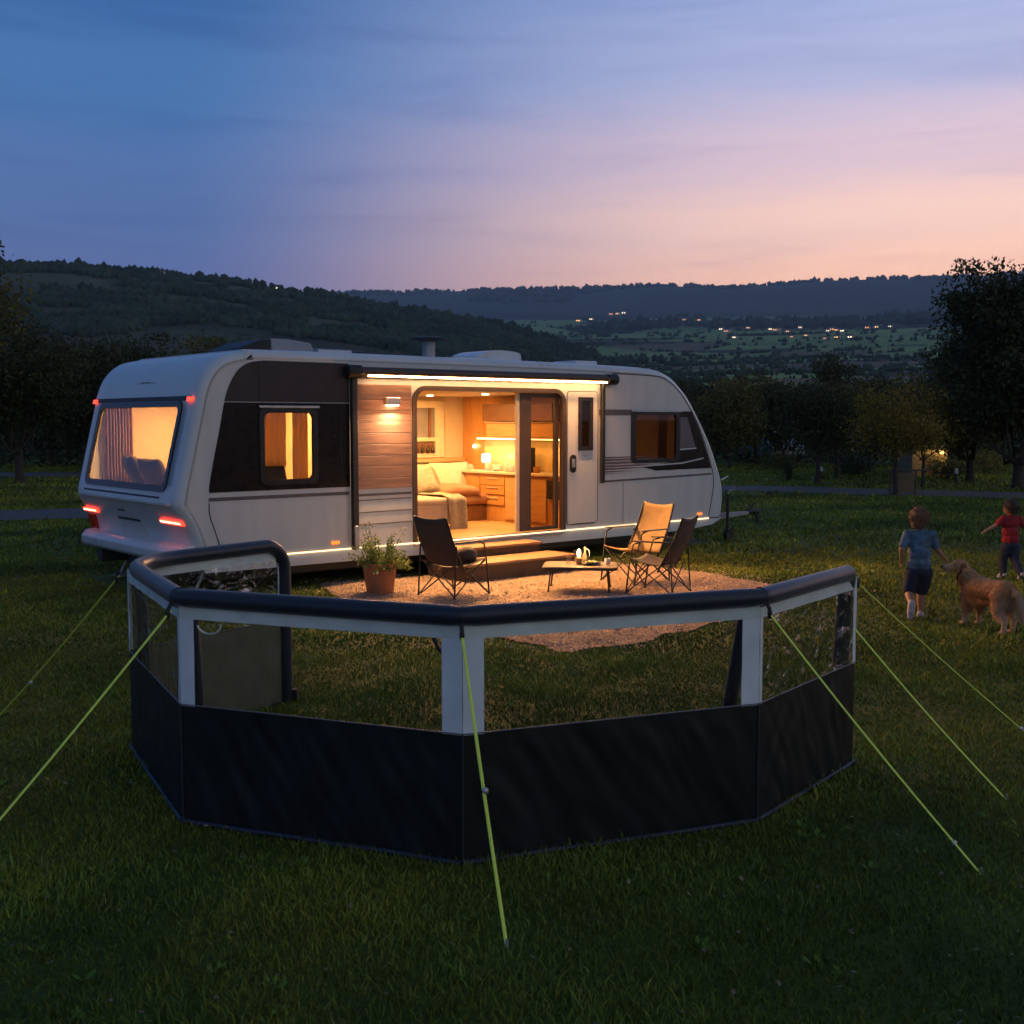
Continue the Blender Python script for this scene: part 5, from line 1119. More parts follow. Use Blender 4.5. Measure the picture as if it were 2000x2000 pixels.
# valve, loops and buckles
c3 = WC[3]; wadd(MB().tube([tuple(onp(2, .885, 1.03, -.06)), tuple(onp(2, .90, .965, -.07)), tuple(onp(2, .93, .93, -.07)), tuple(onp(2, .97, .925, -.06))], .010, 8), 'strap', m_beam, smooth=60)
wadd(MB().tube([tuple(onp(2, .10+.045*math.cos(q), 1.0+.045*math.sin(q), -.03)) for q in np.linspace(-3.0, .2, 14)], .005, 6), 'valve_loop', m_strip, smooth=60)
inn4 = (cen-WC[4]).normalized(); wadd(MB().tube([tuple(WC[4]+inn4*.10+Vector((-.02, 0, 1.02))), tuple(WC[4]+inn4*.16+Vector((-.04, 0, .95))), tuple(WC[4]+inn4*.20+Vector((-.07, 0, .86)))], .004, 6), 'strap', pbr('tan_cord', (0.35, 0.27, 0.14), 0.7))
wadd(MB().box(WC[0].x+.04, WC[0].x+.08, WC[0].y-.02, WC[0].y+.02, .02, .10), 'foot_buckle', m_black)
m_rope = pbr('neon_webbing', (0.80, 0.95, 0.10), 0.5, var=0.08, scale=40, spec=0.6)
m_ropetan = pbr('tan_webbing', (0.42, 0.33, 0.16), 0.6)
def rope(top, end, label, r=.0072, mat=m_rope, tens=0.5, group='guy ropes of the windbreak', buckle=True):
    T, E_ = Vector(top), Vector(end); root = empty('guy_rope', tuple(E_), 0, label, 'guy rope', group); d = T-E_; n = 16
    pts = [E_+d*k/n-Vector((0, 0, .018*math.sin(math.pi*k/n))) for k in range(n+1)]; P = [tuple(p-E_) for p in pts]
    MB().tube(P, r, 8, ry=0.55).build('webbing', mat, root, smooth=60)
    if buckle:
        MB().ell(tuple(d*.985), (.012, .012, .028)).build('buckle', m_black, root, smooth=60)
        m_ = MB().tube([tuple(d*.985+Vector((0, 0, .02))), tuple(d*1.0+Vector((0, 0, .03)))], .010, 8); m_.build('hook', m_black, root)
        q = d*tens-Vector((0, 0, .018)); tn = MB().ell(tuple(q+Vector((.006, 0, 0))), (.014, .010, .018)); tn.build('tensioner', m_alu, root, smooth=60)
    MB().tube([(0, 0, .03), (-d.x*.02, -d.y*.02, -.05)], .006, 6).build('peg', m_galv, root)
def outp(i, z, o=.03): c = WC[i]; o = o if i < 5 else -.01; return tuple(c+(c-cen).normalized()*o+Vector((0, 0, z)))
rope(outp(3, 1.075, .05), (-.02, 4.24, 0), 'taut neon guy rope from the middle corner straight down to the front', tens=.47)
rope(outp(2, 1.075, .05), (-2.39, 4.40, 0), 'neon guy rope running down left past the edge of the picture', tens=.25)
rope(outp(1, 1.06, .05), (-3.45, 7.55, 0), 'thinner looking neon guy rope from the far left corner', tens=.3)
rope(outp(4, 1.075, .05), (2.07, 4.94, 0), 'long neon guy rope crossing the right hand skirt', tens=.12)
rope(outp(5, 1.075, .05), (3.22, 6.62, 0), 'upper neon guy rope from the right end of the windbreak', tens=.2)
rope(outp(5, .80, .03), (2.61, 5.94, 0), 'lower neon guy rope from the right end of the windbreak', tens=.2, buckle=False)
rope(tuple(WC[3]+Vector((-.02, .12, .85))), (-.62, 7.62, 0), 'thin tan cord inside the windbreak behind the left window', r=.004, mat=m_ropetan, buckle=False, group=None)

# ------------------------------------------------------------------ camp chairs
m_cdark = pbr('dark_canvas', (0.060, 0.045, 0.038), 0.75, var=0.2, scale=9, bump=0.3, bscale=25)
m_ctan = pbr('tan_canvas', (0.27, 0.165, 0.065), 0.75, var=0.15, scale=6, bump=0.3, bscale=12)
m_tubeblk = pbr('black_tube', (0.03, 0.026, 0.024), 0.4, metal=0.4)
m_arm = pbr('arm_canvas', (0.24, 0.18, 0.11), 0.7)
def camp_chair(x, y, yaw, fabric, label, s=1.0, item=False):
    c = empty('camp_chair', (x, y, .025), yaw, label, 'camping chair', 'folding camp chairs round the low table'); c.scale = (s, s, s)
    hw = .27
    def sling(P, nn, sag, wid=lambda k: 1.0):
        vs = []; n = len(P)
        for j, p in enumerate(P):
            k = j/(n-1)
            for i in range(nn+1):
                u_ = i/nn*2-1; vs.append((p[0]-sag*(1-u_*u_)*nrm[0]*math.sin(math.pi*min(1, .25+k*.6)), u_*hw*wid(k), p[1]-sag*(1-u_*u_)*nrm[1]))
        return MB().add(vs, [(j*(nn+1)+i, j*(nn+1)+i+1, (j+1)*(nn+1)+i+1, (j+1)*(nn+1)+i) for j in range(n-1) for i in range(nn)])
    nrm = (1, .3); bk_ = [(-.14-.26*k-.03*math.sin(3.14*k), .36+.56*k+.0) for k in np.linspace(0, 1, 14)]
    m_ = sling(bk_, 14, .035, lambda k: .98-.06*k); m_.v = [(p[0]+.006*noise.noise((p[1]*9, p[2]*7, x)), p[1], p[2]+(.022*(abs(p[1])/hw)**2 if p[2] > .88 else 0)) for p in m_.v]
    b = m_.build('backrest', fabric, c, smooth=180); sf = b.modifiers.new('t', 'SOLIDIFY'); sf.thickness = .006
    nrm = (0, 1); st_ = [(.27-.43*k, .435-.07*math.sin(1.7*k)) for k in np.linspace(0, 1, 12)]
    q = sling(st_, 12, .03).build('seat', fabric, c, smooth=180); sf = q.modifiers.new('t', 'SOLIDIFY'); sf.thickness = .008
    for y_ in (-hw, hw):
        MB().tube([(-.10, y_, .28), (-.145, y_*1.0, .37), (-.30, y_*.97, .66), (-.40, y_*.93, .93)], .011, 8).build('back_pole', m_tubeblk, c, smooth=60)
        MB().tube([(-.30, y_*1.06, 0), (-.26, y_*1.06, .60)], .010, 8).build('rear_leg', m_tubeblk, c, smooth=60)
        MB().tube([(.30, y_*1.06, 0), (.24, y_*1.08, .45), (.20, y_*1.10, .60), (.10, y_*1.10, .635)], .010, 8).build('front_leg', m_tubeblk, c, smooth=60)
        MB().tube([(.29, y_*1.03, .02), (-.20, y_*1.0, .40)], .008, 6).build('side_brace', m_tubeblk, c); MB().tube([(-.29, y_*1.03, .02), (.24, y_*1.0, .42)], .008, 6).build('side_brace', m_tubeblk, c)
        a = MB(); a.box(-.27, .22, y_*1.1-.026, y_*1.1+.026, .632, .648); a.build('armrest', m_arm if fabric is m_ctan else m_tubeblk, c, bevel=.007)
        for x_ in (.30, -.30): MB().ell((x_, y_*1.06, .008), (.018, .018, .010)).build('foot', m_black, c)
    for x_, dx in ((.285, -.04), (-.285, .04)):
        MB().tube([(x_, -hw, .02), (x_+dx, hw*.98, .40)], .008, 6).build('cross_brace', m_tubeblk, c); MB().tube([(x_+.012, hw, .02), (x_+dx+.012, -hw*.98, .40)], .008, 6).build('cross_brace', m_tubeblk, c)
    return c
camp_chair(-.66, 12.98, R(50), m_cdark, 'dark canvas camp chair by the plant pot, its back to the windbreak', .97)
camp_chair(1.52, 14.1, R(219), m_ctan, 'tan canvas camp chair facing the windbreak, furthest from the pot', 1.01)
camp_chair(1.68, 13.12, R(150), m_cdark, 'dark canvas camp chair on the right overlapping the tan one', .95)
bagm = pbr('dark_bag', (0.07, 0.05, 0.045), 0.8, bump=0.4)
o = MB().ell((0, 0, 0), (.13, .11, .09), 14, 10).build('cushion', bagm, None, smooth=180); o.location = (-.52, 13.06, .47); tag(o, 'small dark cushion lying on the seat of the chair by the pot', 'cushion')

# low table with candle light, drinks and a plate
def low_table():
    t = empty('camp_table', (.80, 13.35, .025), R(-6), 'low folding table with slatted top between the chairs', 'table')
    MB().plate(rrect(-.42, .42, -.28, .28, .07), [], lambda x, y: (x, y, .295), lambda x, y: (x, y, .272)).build('tabletop', m_alu if False else pbr('table_top', (0.19, 0.13, 0.095), 0.35, var=0.15, stretch=(1, 9, 1)), t, bevel=.006)
    MB().plate(rrect(-.435, .435, -.295, .295, .08), [rrect(-.42, .42, -.28, .28, .07)], lambda x, y: (x, y, .290), lambda x, y: (x, y, .258)).build('rim', m_tubeblk, t, bevel=.003)
    for x in (-.36, .34):
        for y in (-.22, .22): lg = MB().tube([(x*.92, y, .262), (x, y*1.02, .012)], .010, 8).build('leg', m_tubeblk, t, smooth=60); MB().ell((x, y*1.02, .010), (.018, .018, .01)).build('foot', m_black, lg)
low_table()
TZ = .325
def tbl(dx, dy): return (.80+dx, 13.35+dy, TZ)
def lathe_thing(name, loc, prof_, mat, label, cat, group=None, part='body', n=20):
    e = empty(name, loc, 0, label, cat, group); MB().lathe(prof_, n=n).build(part, mat, e, smooth=50); return e
m_clear = glass('drink_glass', (0.95, 0.93, 0.88), 0.10)
lan = lathe_thing('candle_jar', tbl(-.02, .0), [(.055, 0), (.065, .02), (.065, .14), (.055, .16)], m_clear, 'glass jar with a lit candle in the middle of the low table', 'candle', part='jar')
MB().lathe([(.035, .004), (.035, .07)], n=14).build('candle', pbr('amber_wax', (0.6, 0.30, 0.09), 0.5), lan, smooth=40); MB().ell((0, 0, .125), (.022, .022, .050)).build('flame', m_flame, lan, smooth=60)
point_light('candle_light', (0, 0, .22), 16, (1, .62, .24), .03, lan)
b_ = lathe_thing('carafe', tbl(.06, .14), [(.03, 0), (.042, .02), (.038, .07), (.014, .12), (.012, .17), (.018, .185)], pbr('smoky_glassware', (0.20, 0.15, 0.09), 0.12), 'smoky carafe with a slim neck on the low table', 'carafe')
MB().tube([(.014, 0, .165), (.05, 0, .14), (.052, 0, .08), (.038, 0, .05)], .004, 6).build('handle', m_porc, b_, smooth=60)
lathe_thing('cup', tbl(.31, -.06), [(.02, 0), (.032, .01), (.036, .07), (.032, .07), (.02, .012)], m_porc, 'small white cup near the right end of the low table', 'cup')
lathe_thing('glass_tumbler', tbl(-.14, -.03), [(.028, 0), (.036, .09), (.033, .09), (.026, .008)], m_clear, 'clear tumbler left of the candle jar', 'glass')
lathe_thing('plate', tbl(.12, -.04), [(.05, 0), (.10, .012), (.125, .022), (.12, .026), (.05, .008)], m_blackgl, 'dark plate of snacks at the centre of the low table', 'plate', part='dish')
for i, (dx, dy, col) in enumerate([(.08, -.05, (.5, .3, .1)), (.13, -.02, (.55, .12, .05)), (.17, -.06, (.6, .45, .2)), (.12, -.08, (.3, .35, .08))]):
    o = MB().ell((0, 0, 0), (.028, .022, .016), 10, 7).build('snack', pbr('snack%d' % i, col, 0.6, bump=.3), None, smooth=180); o.location = (.80+dx, 13.35+dy, TZ+.026); tag(o, ['brown snack on the dark plate', 'red snack on the dark plate', 'pale bread piece on the dark plate', 'green snack on the dark plate'][i], 'snack', 'snacks on the dark plate')

# plant pot
def plant():
    c = empty('plant_pot', (-1.52, 13.16, .02), 0, 'terracotta pot beside the caravan wall', 'pot')
    MB().lathe([(.150, 0), (.155, .01), (.192, .30), (.205, .302), (.208, .345), (.190, .345), (.182, .30), (.001, .295)], n=32, caps=False).build('pot', pbr('terracotta', (0.42, 0.15, 0.065), 0.75, var=0.12, scale=5, bump=0.15), c, smooth=35)
    MB().lathe([(.18, .30), (.001, .315)], n=20, caps=False).build('soil', pbr('soil', (0.04, 0.028, 0.02), 0.95, bump=0.6), c)
    p = empty('flowering_plant', (-1.52, 13.16, .33), 0, 'bushy green plant with small pale flowers and tall wiry stems in the terracotta pot', 'plant')
    st = MB(); V = []; tint = []; fl_ = []
    for i in range(110):
        a = random.uniform(0, 6.28); sp = random.uniform(.05, 1.25); l = random.uniform(.2, .42)*(1 if i > 12 else 1.35); sp = sp if i > 12 else sp*.35
        d = Vector((math.sin(sp)*math.cos(a), math.sin(sp)*math.sin(a), math.cos(sp))); b0 = Vector((.08*math.cos(a), .08*math.sin(a), -.02)); pts = [b0+d*l*k-Vector((0, 0, .16*sp*k*k*l*2)) for k in (0, .35, .7, 1)]
        st.tube([tuple(q) for q in pts], [.003, .0025, .002, .0012], 4)
        for k in range(26 if i > 12 else 9):
            q = random.uniform(.25, 1.05); j = min(2, int(q*3)); pp = pts[j].lerp(pts[j+1], min(1, q*3-j)); V.append(tuple(pp+Vector([random.gauss(0, .018) for _ in range(3)])))
        if random.random() < .22: fl_.append(pts[-1])
    st.build('stem', pbr('stem_green', (0.14, 0.17, 0.05), 0.7), p)
    vv, ff = leaf_quads(np.array(V), .019); o = from_np('foliage', vv, ff, leafmat('pot_leaf', (0.16, 0.23, 0.06)), p); b = rng.uniform(.5, 1.6, len(V)); color_attr(o, 'tint', np.repeat(np.stack([b, b, b], -1), 4, 0))
    for q in fl_[:22]: MB().ell(tuple(q), (.013, .013, .010), 7, 5).build('flower', pbr('pale_petal', (0.75, 0.52, 0.38), 0.6), p, smooth=180)
plant()

# ------------------------------------------------------------------ people and dog
def capsule(mb, p0, p1, r0, r1, n=14):
    p0, p1 = Vector(p0), Vector(p1); mb.tube([tuple(p0), tuple(p1)], [r0, r1], n); mb.ell(tuple(p0), (r0,)*3, n, 8); mb.ell(tuple(p1), (r1,)*3, n, 8)
WS = bpy.data.scenes.new('workbench'); OLD = []
def fuse(name, mb, vox, mat, parent, sm=6, disp=0.0):
    """joins overlapping forms into one continuous skin"""
    me = bpy.data.meshes.new(name); me.from_pydata([tuple(v) for v in mb.v], [], mb.f); bm = bmesh.new(); bm.from_mesh(me); bmesh.ops.remove_doubles(bm, verts=bm.verts, dist=1e-6); bm.to_mesh(me); bm.free()
    tmp = bpy.data.objects.new('tmp', me); WS.collection.objects.link(tmp)
    r = tmp.modifiers.new('r', 'REMESH'); r.mode = 'VOXEL'; r.voxel_size = vox; s = tmp.modifiers.new('s', 'SMOOTH'); s.factor = .5; s.iterations = sm
    WS.view_layers[0].update(); dg = WS.view_layers[0].depsgraph; m2 = bpy.data.meshes.new_from_object(tmp.evaluated_get(dg)); WS.collection.objects.unlink(tmp); OLD.append(tmp)
    m2.materials.clear(); m2.materials.append(mat); m2.name = name
    if disp:
        ns = [v.normal.copy() for v in m2.vertices]; cs = [v.co.copy() for v in m2.vertices]; m2.vertices.foreach_set('co', [q for c_, n_ in zip(cs, ns) for q in (c_+n_*disp*noise.noise(c_*38))])
    m2.polygons.foreach_set('use_smooth', [True]*len(m2.polygons)); o = bpy.data.objects.new(name, m2); COL.objects.link(o); o.parent = parent; return o
def strands(o, n, ln, w, mat, flow, up=.5, jit=.3, keep=None):
    co = np.array([v.co[:] for v in o.data.vertices]); nr = np.array([v.normal[:] for v in o.data.vertices]); ix = np.arange(len(co))
    if keep is not None: ix = ix[keep(co)]
    idx = rng.choice(ix, n); p0 = co[idx]; nn = nr[idx]; dr = nn*up+np.array(flow)+rng.normal(0, jit, (n, 3)); dr /= np.linalg.norm(dr, axis=1)[:, None]
    sd_ = np.cross(dr, nn); sd_ /= np.linalg.norm(sd_, axis=1)[:, None]+1e-6; l = ln*rng.uniform(.5, 1.3, n)[:, None]; p0 = p0-nn*.002
    V = np.stack([p0-sd_*w, p0+sd_*w, p0+dr*l], 1).reshape(-1, 3); return from_np('strands', V, np.arange(3*n).reshape(-1, 3), mat, o)
m_skin = pbr('skin', (0.32, 0.165, 0.10), 0.55, var=0.06, scale=8)
def chain(mb, pts, rs):
    for a, b, r0, r1 in zip(pts[:-1], pts[1:], rs[:-1], rs[1:]): capsule(mb, a, b, r0, r1)
def hand(mb, wrist, d, up):
    wrist, d, up = Vector(wrist), Vector(d).normalized(), Vector(up).normalized(); sd_ = d.cross(up).normalized()
    capsule(mb, wrist, wrist+d*.035, .014, .018, 8); capsule(mb, wrist+d*.03+sd_*.009, wrist+d*.042+sd_*.010, .012, .010, 8); capsule(mb, wrist+d*.03-sd_*.009, wrist+d*.042-sd_*.010, .012, .010, 8)
    for k, l in ((-1.5, .026), (-.5, .032), (.5, .030), (1.5, .022)):
        b = wrist+d*.046+sd_*(k*.0098); m_ = b+d*l*.55; capsule(mb, b, m_, .0058, .0052, 6); capsule(mb, m_, m_+(d*.8-up*.5).normalized()*l*.5, .0052, .0045, 6)
    b = wrist+d*.018-sd_*.014; capsule(mb, b, b+(d*.7-sd_*.7).normalized()*.028, .0065, .0052, 6)
def child(name_label, loc, yaw, H, shirt, legs_mat, hairm, pose, long_trousers, head_turn):
    p = empty('person', loc, yaw, name_label, 'person'); S = H/1.06; p.scale = (S, S, S)
    P = pose; b = MB(); hc = Vector(P['head']); Rz = Matrix.Rotation(head_turn, 3, 'Z')
    # torso, neck, head
    b.ell((0, 0, .50), (.078, .098, .075)); b.ell((.0, 0, .60), (.075, .092, .10)); b.ell((.01, 0, .74), (.072, .108, .10)); capsule(b, (.01, -.085, .815), (.01, .085, .815), .038, .038)
    capsule(b, (.012, 0, .82), tuple(hc-Vector((.01, 0, .07))), .040, .036)
    b.ell(tuple(hc), (.088, .076, .096), 18, 12, Rz); b.ell(tuple(hc+Rz@Vector((.025, 0, -.045))), (.058, .055, .052), 14, 9, Rz)
    b.ell(tuple(hc+Rz@Vector((.088, 0, -.018))), (.014, .010, .014), 8, 6); 
    for s_ in (-1, 1): b.ell(tuple(hc+Rz@Vector((-.004, s_*.078, -.012))), (.016, .010, .024), 8, 6, Rz); b.ell(tuple(hc+Rz@Vector((.056, s_*.030, -.038))), (.024, .022, .022), 8, 6, Rz)
    for key in ('L', 'R'):
        sh, el_, wr = [Vector(q) for q in P['arm'+key]]; chain(b, [sh, el_, wr], [.034, .026, .018]); hand(b, wr, (wr-el_), P['up'+key])
        hp_, kn, an, toe = [Vector(q) for q in P['leg'+key]]; chain(b, [hp_, kn], [.066, .042]); chain(b, [kn, kn.lerp(an, .35), an], [.040, .040, .024]); chain(b, [an, toe], [.026, .022])
    fuse('body', b, .0045, m_skin, p, 4)
    # eyes and mouth
    for s_ in (-1, 1): MB().ell(tuple(hc+Rz@Vector((.079, s_*.030, .006))), (.006, .010, .007), 8, 6, Rz).build('eye', m_blackgl, p, smooth=180)
    MB().ell(tuple(hc+Rz@Vector((.076, 0, -.052))), (.006, .018, .004), 8, 6, Rz).build('mouth', pbr('lips', (0.42, 0.14, 0.11), 0.5), p, smooth=180)
    # hair
    h = MB(); h.ell(tuple(hc+Rz@Vector((-.016, 0, .022))), (.092, .088, .092), 20, 14, Rz); h.ell(tuple(hc+Rz@Vector((-.045, 0, -.03))), (.056, .066, .058), 14, 9, Rz)
    for i in range(46):
        a = random.uniform(0, 6.28); ph_ = random.uniform(.0, 1.9); d = Vector((math.sin(ph_)*math.cos(a), math.sin(ph_)*math.sin(a), math.cos(ph_)))
        if d.x > .55 and d.z < .45: continue
        h.ell(tuple(hc+Rz@Vector((-.014+.084*d.x, .082*d.y, .022+.086*d.z))), (.018, .018, .012), 7, 5)
    ho = fuse('hair', h, .006, hairm, p, 2, .008); strands(ho, 5200, .026, .0011, hairm, (-.25, 0, -.55), .55, .45)
    # shirt with sleeves
    c = MB(); c.ell((.0, 0, .545), (.097, .115, .085)); c.ell((.0, 0, .64), (.089, .112, .11)); c.ell((.01, 0, .745), (.084, .120, .10)); capsule(c, (.012, -.088, .815), (.012, .088, .815), .048, .048); capsule(c, (.0, -.04, .53), (0, .04, .53), .076, .076); c.ell((.012, 0, .855), (.048, .055, .028))
    for key in ('L', 'R'): sh, el_, wr = [Vector(q) for q in P['arm'+key]]; e2 = sh.lerp(el_, .74); capsule(c, sh, e2, .046, .040)
    so_ = fuse('shirt', c, .006, shirt, p, 5, .0)
    cs = [v.co.copy() for v in so_.data.vertices]; ns = [v.normal.copy() for v in so_.data.vertices]; so_.data.vertices.foreach_set('co', [q for a_, b_ in zip(cs, ns) for q in (a_+b_*(.010*noise.noise((a_.x*9+a_.z*6, a_.y*16, a_.z*7))+.004*noise.noise((a_.x*30, a_.y*30, a_.z*22))))])
    d_ = MB()
    d_.ell((0, 0, .475), (.092, .108, .07))
    for key in ('L', 'R'):
        hp_, kn, an, toe = [Vector(q) for q in P['leg'+key]]
        if long_trousers: chain(d_, [hp_, kn, kn.lerp(an, .4), an], [.078, .056, .052, .040])
        else: capsule(d_, hp_, hp_.lerp(kn, .86), .078, .066)
    fuse('trousers' if long_trousers else 'shorts', d_, .007, legs_mat, p, 5, .003)
    for key in ('L', 'R'):
        hp_, kn, an, toe = [Vector(q) for q in P['leg'+key]]; f = MB(); dn = (toe-an); fl2 = Vector((dn.x, dn.y, dn.z)).normalized()
        heel = an-fl2*.018; capsule(f, heel, an.lerp(toe, .55), .034, .036, 10); capsule(f, an.lerp(toe, .55), toe, .036, .028, 10); fuse('shoe', f, .006, pbr('pale_shoe', (0.42, 0.38, 0.40), 0.6, var=.3, scale=30), p, 3)
    return p
m_bluetee = pbr('blue_tee', (0.075, 0.135, 0.20), 0.85, var=0.55, scale=16, bump=.5, bscale=12)
m_redtee = pbr('red_tee', (0.28, 0.012, 0.018), 0.85, var=0.12, bump=.3, bscale=18)
m_navy = pbr('navy_shorts', (0.018, 0.022, 0.045), 0.85); m_jeans = pbr('dark_trousers', (0.022, 0.028, 0.055), 0.85, bump=.2)
m_hairA = pbr('ginger_brown_hair', (0.17, 0.085, 0.045), 0.6, var=.35, scale=40); m_hairB = pbr('dark_brown_hair', (0.06, 0.035, 0.025), 0.6, var=.35, scale=40)
poseA = dict(head=(.035, 0, .962), armL=[(.01, .118, .815), (-.035, .175, .68), (.01, .160, .56)], upL=(0, 1, 0), armR=[(.01, -.118, .815), (.015, -.165, .675), (.07, -.255, .585)], upR=(0, -1, .3),
             legL=[(0, .052, .46), (.02, .085, .275), (-.16, .105, .175), (-.165, .115, .065)], legR=[(0, -.052, .46), (.07, -.045, .27), (.04, -.035, .055), (.145, -.07, .028)])
child('young child in blue tee shirt and dark shorts running away, seen from behind', (4.05, 11.38, 0), R(86), 1.12, m_bluetee, m_navy, m_hairA, poseA, False, R(-28))
poseB = dict(head=(.03, 0, .962), armL=[(.01, .118, .815), (.0, .21, .735), (.02, .33, .665)], upL=(0, 0, 1), armR=[(.01, -.118, .815), (-.02, -.185, .70), (.06, -.26, .63)], upR=(0, -1, .3),
             legL=[(0, .052, .46), (.07, .055, .27), (.06, .05, .065), (.16, .055, .03)], legR=[(0, -.052, .46), (-.02, -.06, .26), (-.15, -.085, .085), (-.07, -.095, .030)])
child('small child in red tee shirt and dark trousers running with one arm out', (6.22, 14.3, 0), R(98), 1.0, m_redtee, m_jeans, m_hairB, poseB, True, R(30))

def dog():
    g = empty('dog', (4.54, 10.93, 0), R(105), 'golden retriever standing on the lawn looking left', 'dog')
    b = MB(); hd = Vector((.325, .055, .575)); a = R(68); D = Vector((math.cos(a), math.sin(a), -.10)).normalized(); Rh = Matrix.Rotation(a, 3, 'Z'); sdv = Vector((-math.sin(a), math.cos(a), 0))
    b.ell((.15, 0, .36), (.17, .112, .145), 16, 10); capsule(b, (.10, 0, .375), (-.20, 0, .39), .118, .102); b.ell((-.25, 0, .385), (.125, .108, .120), 16, 10); b.ell((.24, 0, .35), (.085, .085, .12))
    chain(b, [(.20, 0, .42), (.29, .02, .49), tuple(hd-Vector((.015, 0, .015)))], [.105, .085, .064]); b.ell(tuple(hd), (.078, .064, .062), 16, 10, Rh); b.ell(tuple(hd+D*.035+Vector((0, 0, .018))), (.045, .048, .040), 12, 8, Rh)
    chain(b, [tuple(hd+D*.05-Vector((0, 0, .008))), tuple(hd+D*.145-Vector((0, 0, .004)))], [.042, .029]); chain(b, [tuple(hd+D*.03-Vector((0, 0, .03))), tuple(hd+D*.125-Vector((0, 0, .030)))], [.030, .019])
    for y in (-.07, .07):
        dx = .02 if y > 0 else -.01
        chain(b, [(.19+dx, y*.9, .30), (.185+dx, y, .17), (.20+dx, y, .10), (.20+dx, y, .035)], [.062, .036, .028, .025]); b.ell((.225+dx, y, .020), (.040, .028, .021), 10, 7)
        dx = -.03 if y > 0 else .03
        chain(b, [(-.26, y*.85, .35), (-.235+dx, y*1.1, .235)], [.092, .060]); chain(b, [(-.235+dx, y*1.1, .235), (-.335+dx, y*1.05, .14), (-.325+dx, y*1.05, .04)], [.052, .028, .025]); b.ell((-.295+dx, y*1.05, .020), (.042, .028, .021), 10, 7)
    chain(b, [(-.34, 0, .43), (-.41, -.01, .40), (-.455, -.03, .31), (-.46, -.04, .20), (-.44, -.05, .13)], [.034, .030, .030, .028, .014])
    m = bpy.data.materials.new('golden_coat'); m.use_nodes = True; t = m.node_tree; bs = t.nodes['Principled BSDF']; bs.inputs['Roughness'].default_value = .8; at = t.nodes.new('ShaderNodeAttribute'); at.attribute_name = 'coat'; L(at.outputs['Color'], bs.inputs['Base Color'], t)
    o = fuse('body', b, .0055, m, g, 4, .005)
    def coat(P):
        P = np.asarray(P); c = np.tile([.46, .225, .088], (len(P), 1))*(1-.35*np.clip((.42-P[:, 2])*5, 0, 1)*np.clip((P[:, 2]-.2)*8, 0, 1)*(np.abs(P[:, 0]-.1) < .2))[:, None]
        pale = np.clip((-P[:, 0]-.20)*6, 0, 1)*np.clip((.40-P[:, 2])*7, 0, 1); tail = np.clip((-P[:, 0]-.39)*12, 0, 1); legs = np.clip((.20-P[:, 2])*7, 0, 1)*.5; hv = P-np.array(hd[:]); mz = np.clip((hv@np.array(D[:])-.05)*16, 0, 1)*(P[:, 2] > .45)*.55; chest = np.clip((P[:, 0]-.22)*8, 0, 1)*np.clip((.40-P[:, 2])*6, 0, 1)*.6
        w = np.clip(np.maximum.reduce([pale*.85, tail*.85, legs, mz, chest]), 0, 1)[:, None]; return c*(1-w)+np.array([.55, .40, .27])*w
    co = np.array([v.co[:] for v in o.data.vertices]); color_attr(o, 'coat', coat(co)*(1+.18*np.array([noise.noise(Vector(p)*16) for p in co]))[:, None])
    nr = np.array([v.normal[:] for v in o.data.vertices])
    # coat strands
    n = 34000; idx = rng.integers(0, len(co), n); p0 = co[idx]; nn = nr[idx]
    onleg = (p0[:, 2] < .16); face = np.linalg.norm(p0-np.array(hd[:]), axis=1) < .11
    feather = ((p0[:, 2] < .31) & (np.abs(p0[:, 0]) < .2) & ~onleg) | (p0[:, 0] < -.38) | ((p0[:, 0] < -.27) & (p0[:, 2] < .34) & (p0[:, 2] > .13)) | ((p0[:, 0] > .24) & (p0[:, 2] < .46) & (p0[:, 2] > .28))
    ln = np.where(onleg, .007, np.where(face, .008, np.where(feather, .060, .028)))*rng.uniform(.6, 1.3, n)
    flow = np.tile([-0.75, 0, -0.75], (n, 1)); flow[feather] = [-.35, 0, -1.1]; dr = nn*.45+flow+rng.normal(0, .22, (n, 3)); dr /= np.linalg.norm(dr, axis=1)[:, None]
    sd2 = np.cross(dr, nn); sd2 /= np.linalg.norm(sd2, axis=1)[:, None]+1e-6; w = .0016; p0 = p0-nn*.002
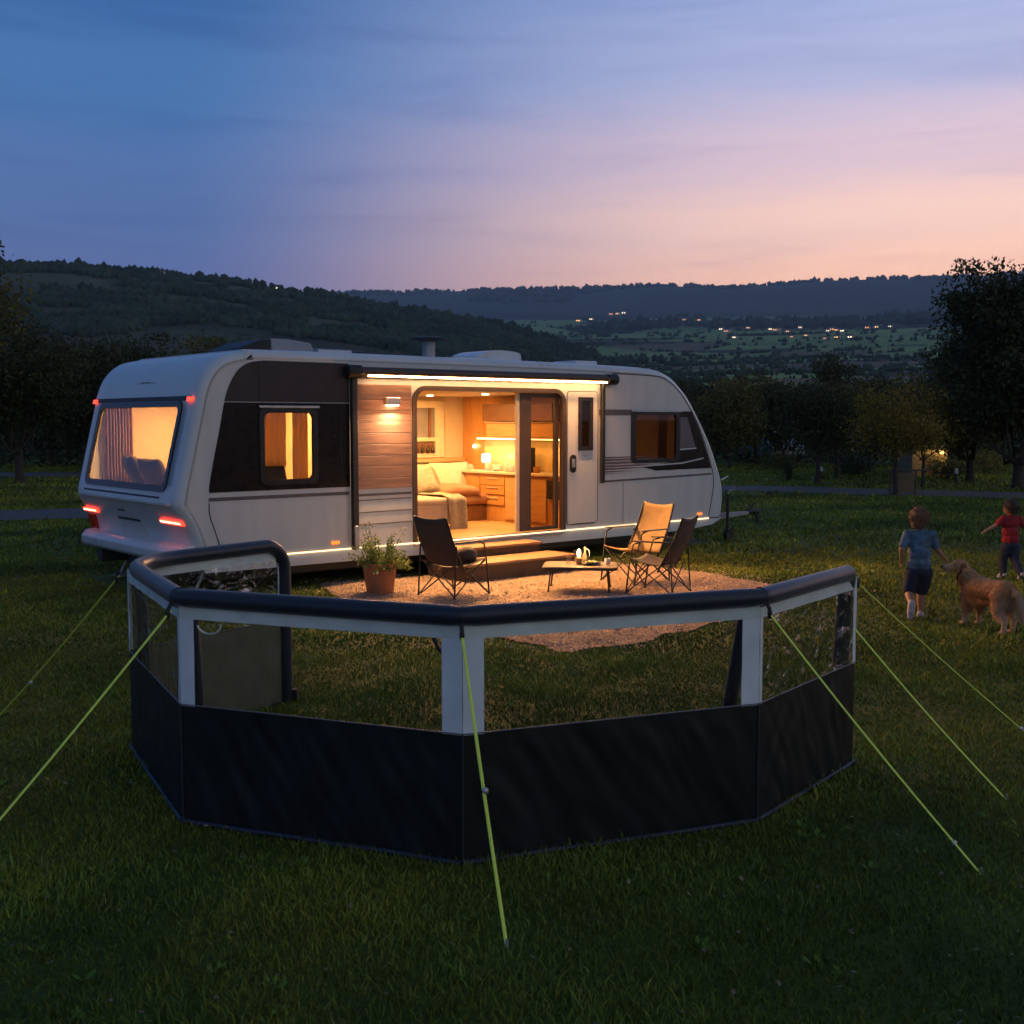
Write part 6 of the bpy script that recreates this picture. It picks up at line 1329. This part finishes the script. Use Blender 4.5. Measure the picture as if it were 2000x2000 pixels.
    V = np.stack([p0-sd2*w, p0+sd2*w, p0+dr*ln[:, None]], 1).reshape(-1, 3); fo = from_np('fur', V, np.arange(3*n).reshape(-1, 3), m, g); color_attr(fo, 'coat', np.repeat(coat(co[idx])*rng.uniform(.7, 1.35, n)[:, None], 3, 0))
    m_ear = pbr('ear_coat', (0.20, 0.085, 0.035), .85, bump=.4)
    for s_ in (-1, 1):
        e = MB(); c0 = hd+sdv*(s_*.058)+Vector((0, 0, .018))-D*.012; e.ell(tuple(c0-Vector((0, 0, .040))+sdv*s_*.012), (.036, .013, .058), 12, 8, Rh); fuse('ear', e, .005, m_ear, g, 2)
        MB().ell(tuple(hd+D*.068+sdv*(s_*.030)+Vector((0, 0, .020))), (.007, .007, .007), 8, 6).build('eye', m_blackgl, g, smooth=180)
    MB().ell(tuple(hd+D*.172+Vector((0, 0, .004))), (.017, .020, .015), 10, 7).build('nose', m_blackgl, g, smooth=180)
    MB().tube([tuple(hd+D*.13-Vector((0, 0, .028))+sdv*.018), tuple(hd+D*.155-Vector((0, 0, .024))), tuple(hd+D*.13-Vector((0, 0, .028))-sdv*.018)], .008, 8).build('lip', m_blackgl, g, smooth=180)
    ring = [tuple(Vector((.285, .02, .475))+Vector((-.42*math.cos(q)*.096-.0, math.sin(q)*.096, math.cos(q)*.075*1.0))) for q in np.linspace(0, 6.283, 25)]
    MB().tube(ring, .009, 8).build('collar', m_black, g, smooth=180)
dog()
bpy.data.batch_remove(OLD); bpy.data.scenes.remove(WS)

# ------------------------------------------------------------------ haze
def haze():
    m = bpy.data.materials.new('haze'); m.use_nodes = True; t = m.node_tree; t.nodes.clear()
    v = t.nodes.new('ShaderNodeVolumePrincipled'); v.inputs['Color'].default_value = (0.62, 0.80, 1.0, 1); v.inputs['Density'].default_value = 0.000115; v.inputs['Anisotropy'].default_value = 0.2
    o = t.nodes.new('ShaderNodeOutputMaterial'); L(v.outputs[0], o.inputs['Volume'], t)
    b = MB().box(-6050, 6050, -6050, 6050, -4, 700).build('haze', m); tag(b, 'thin blue evening haze filling the valley', kind='stuff')
haze()
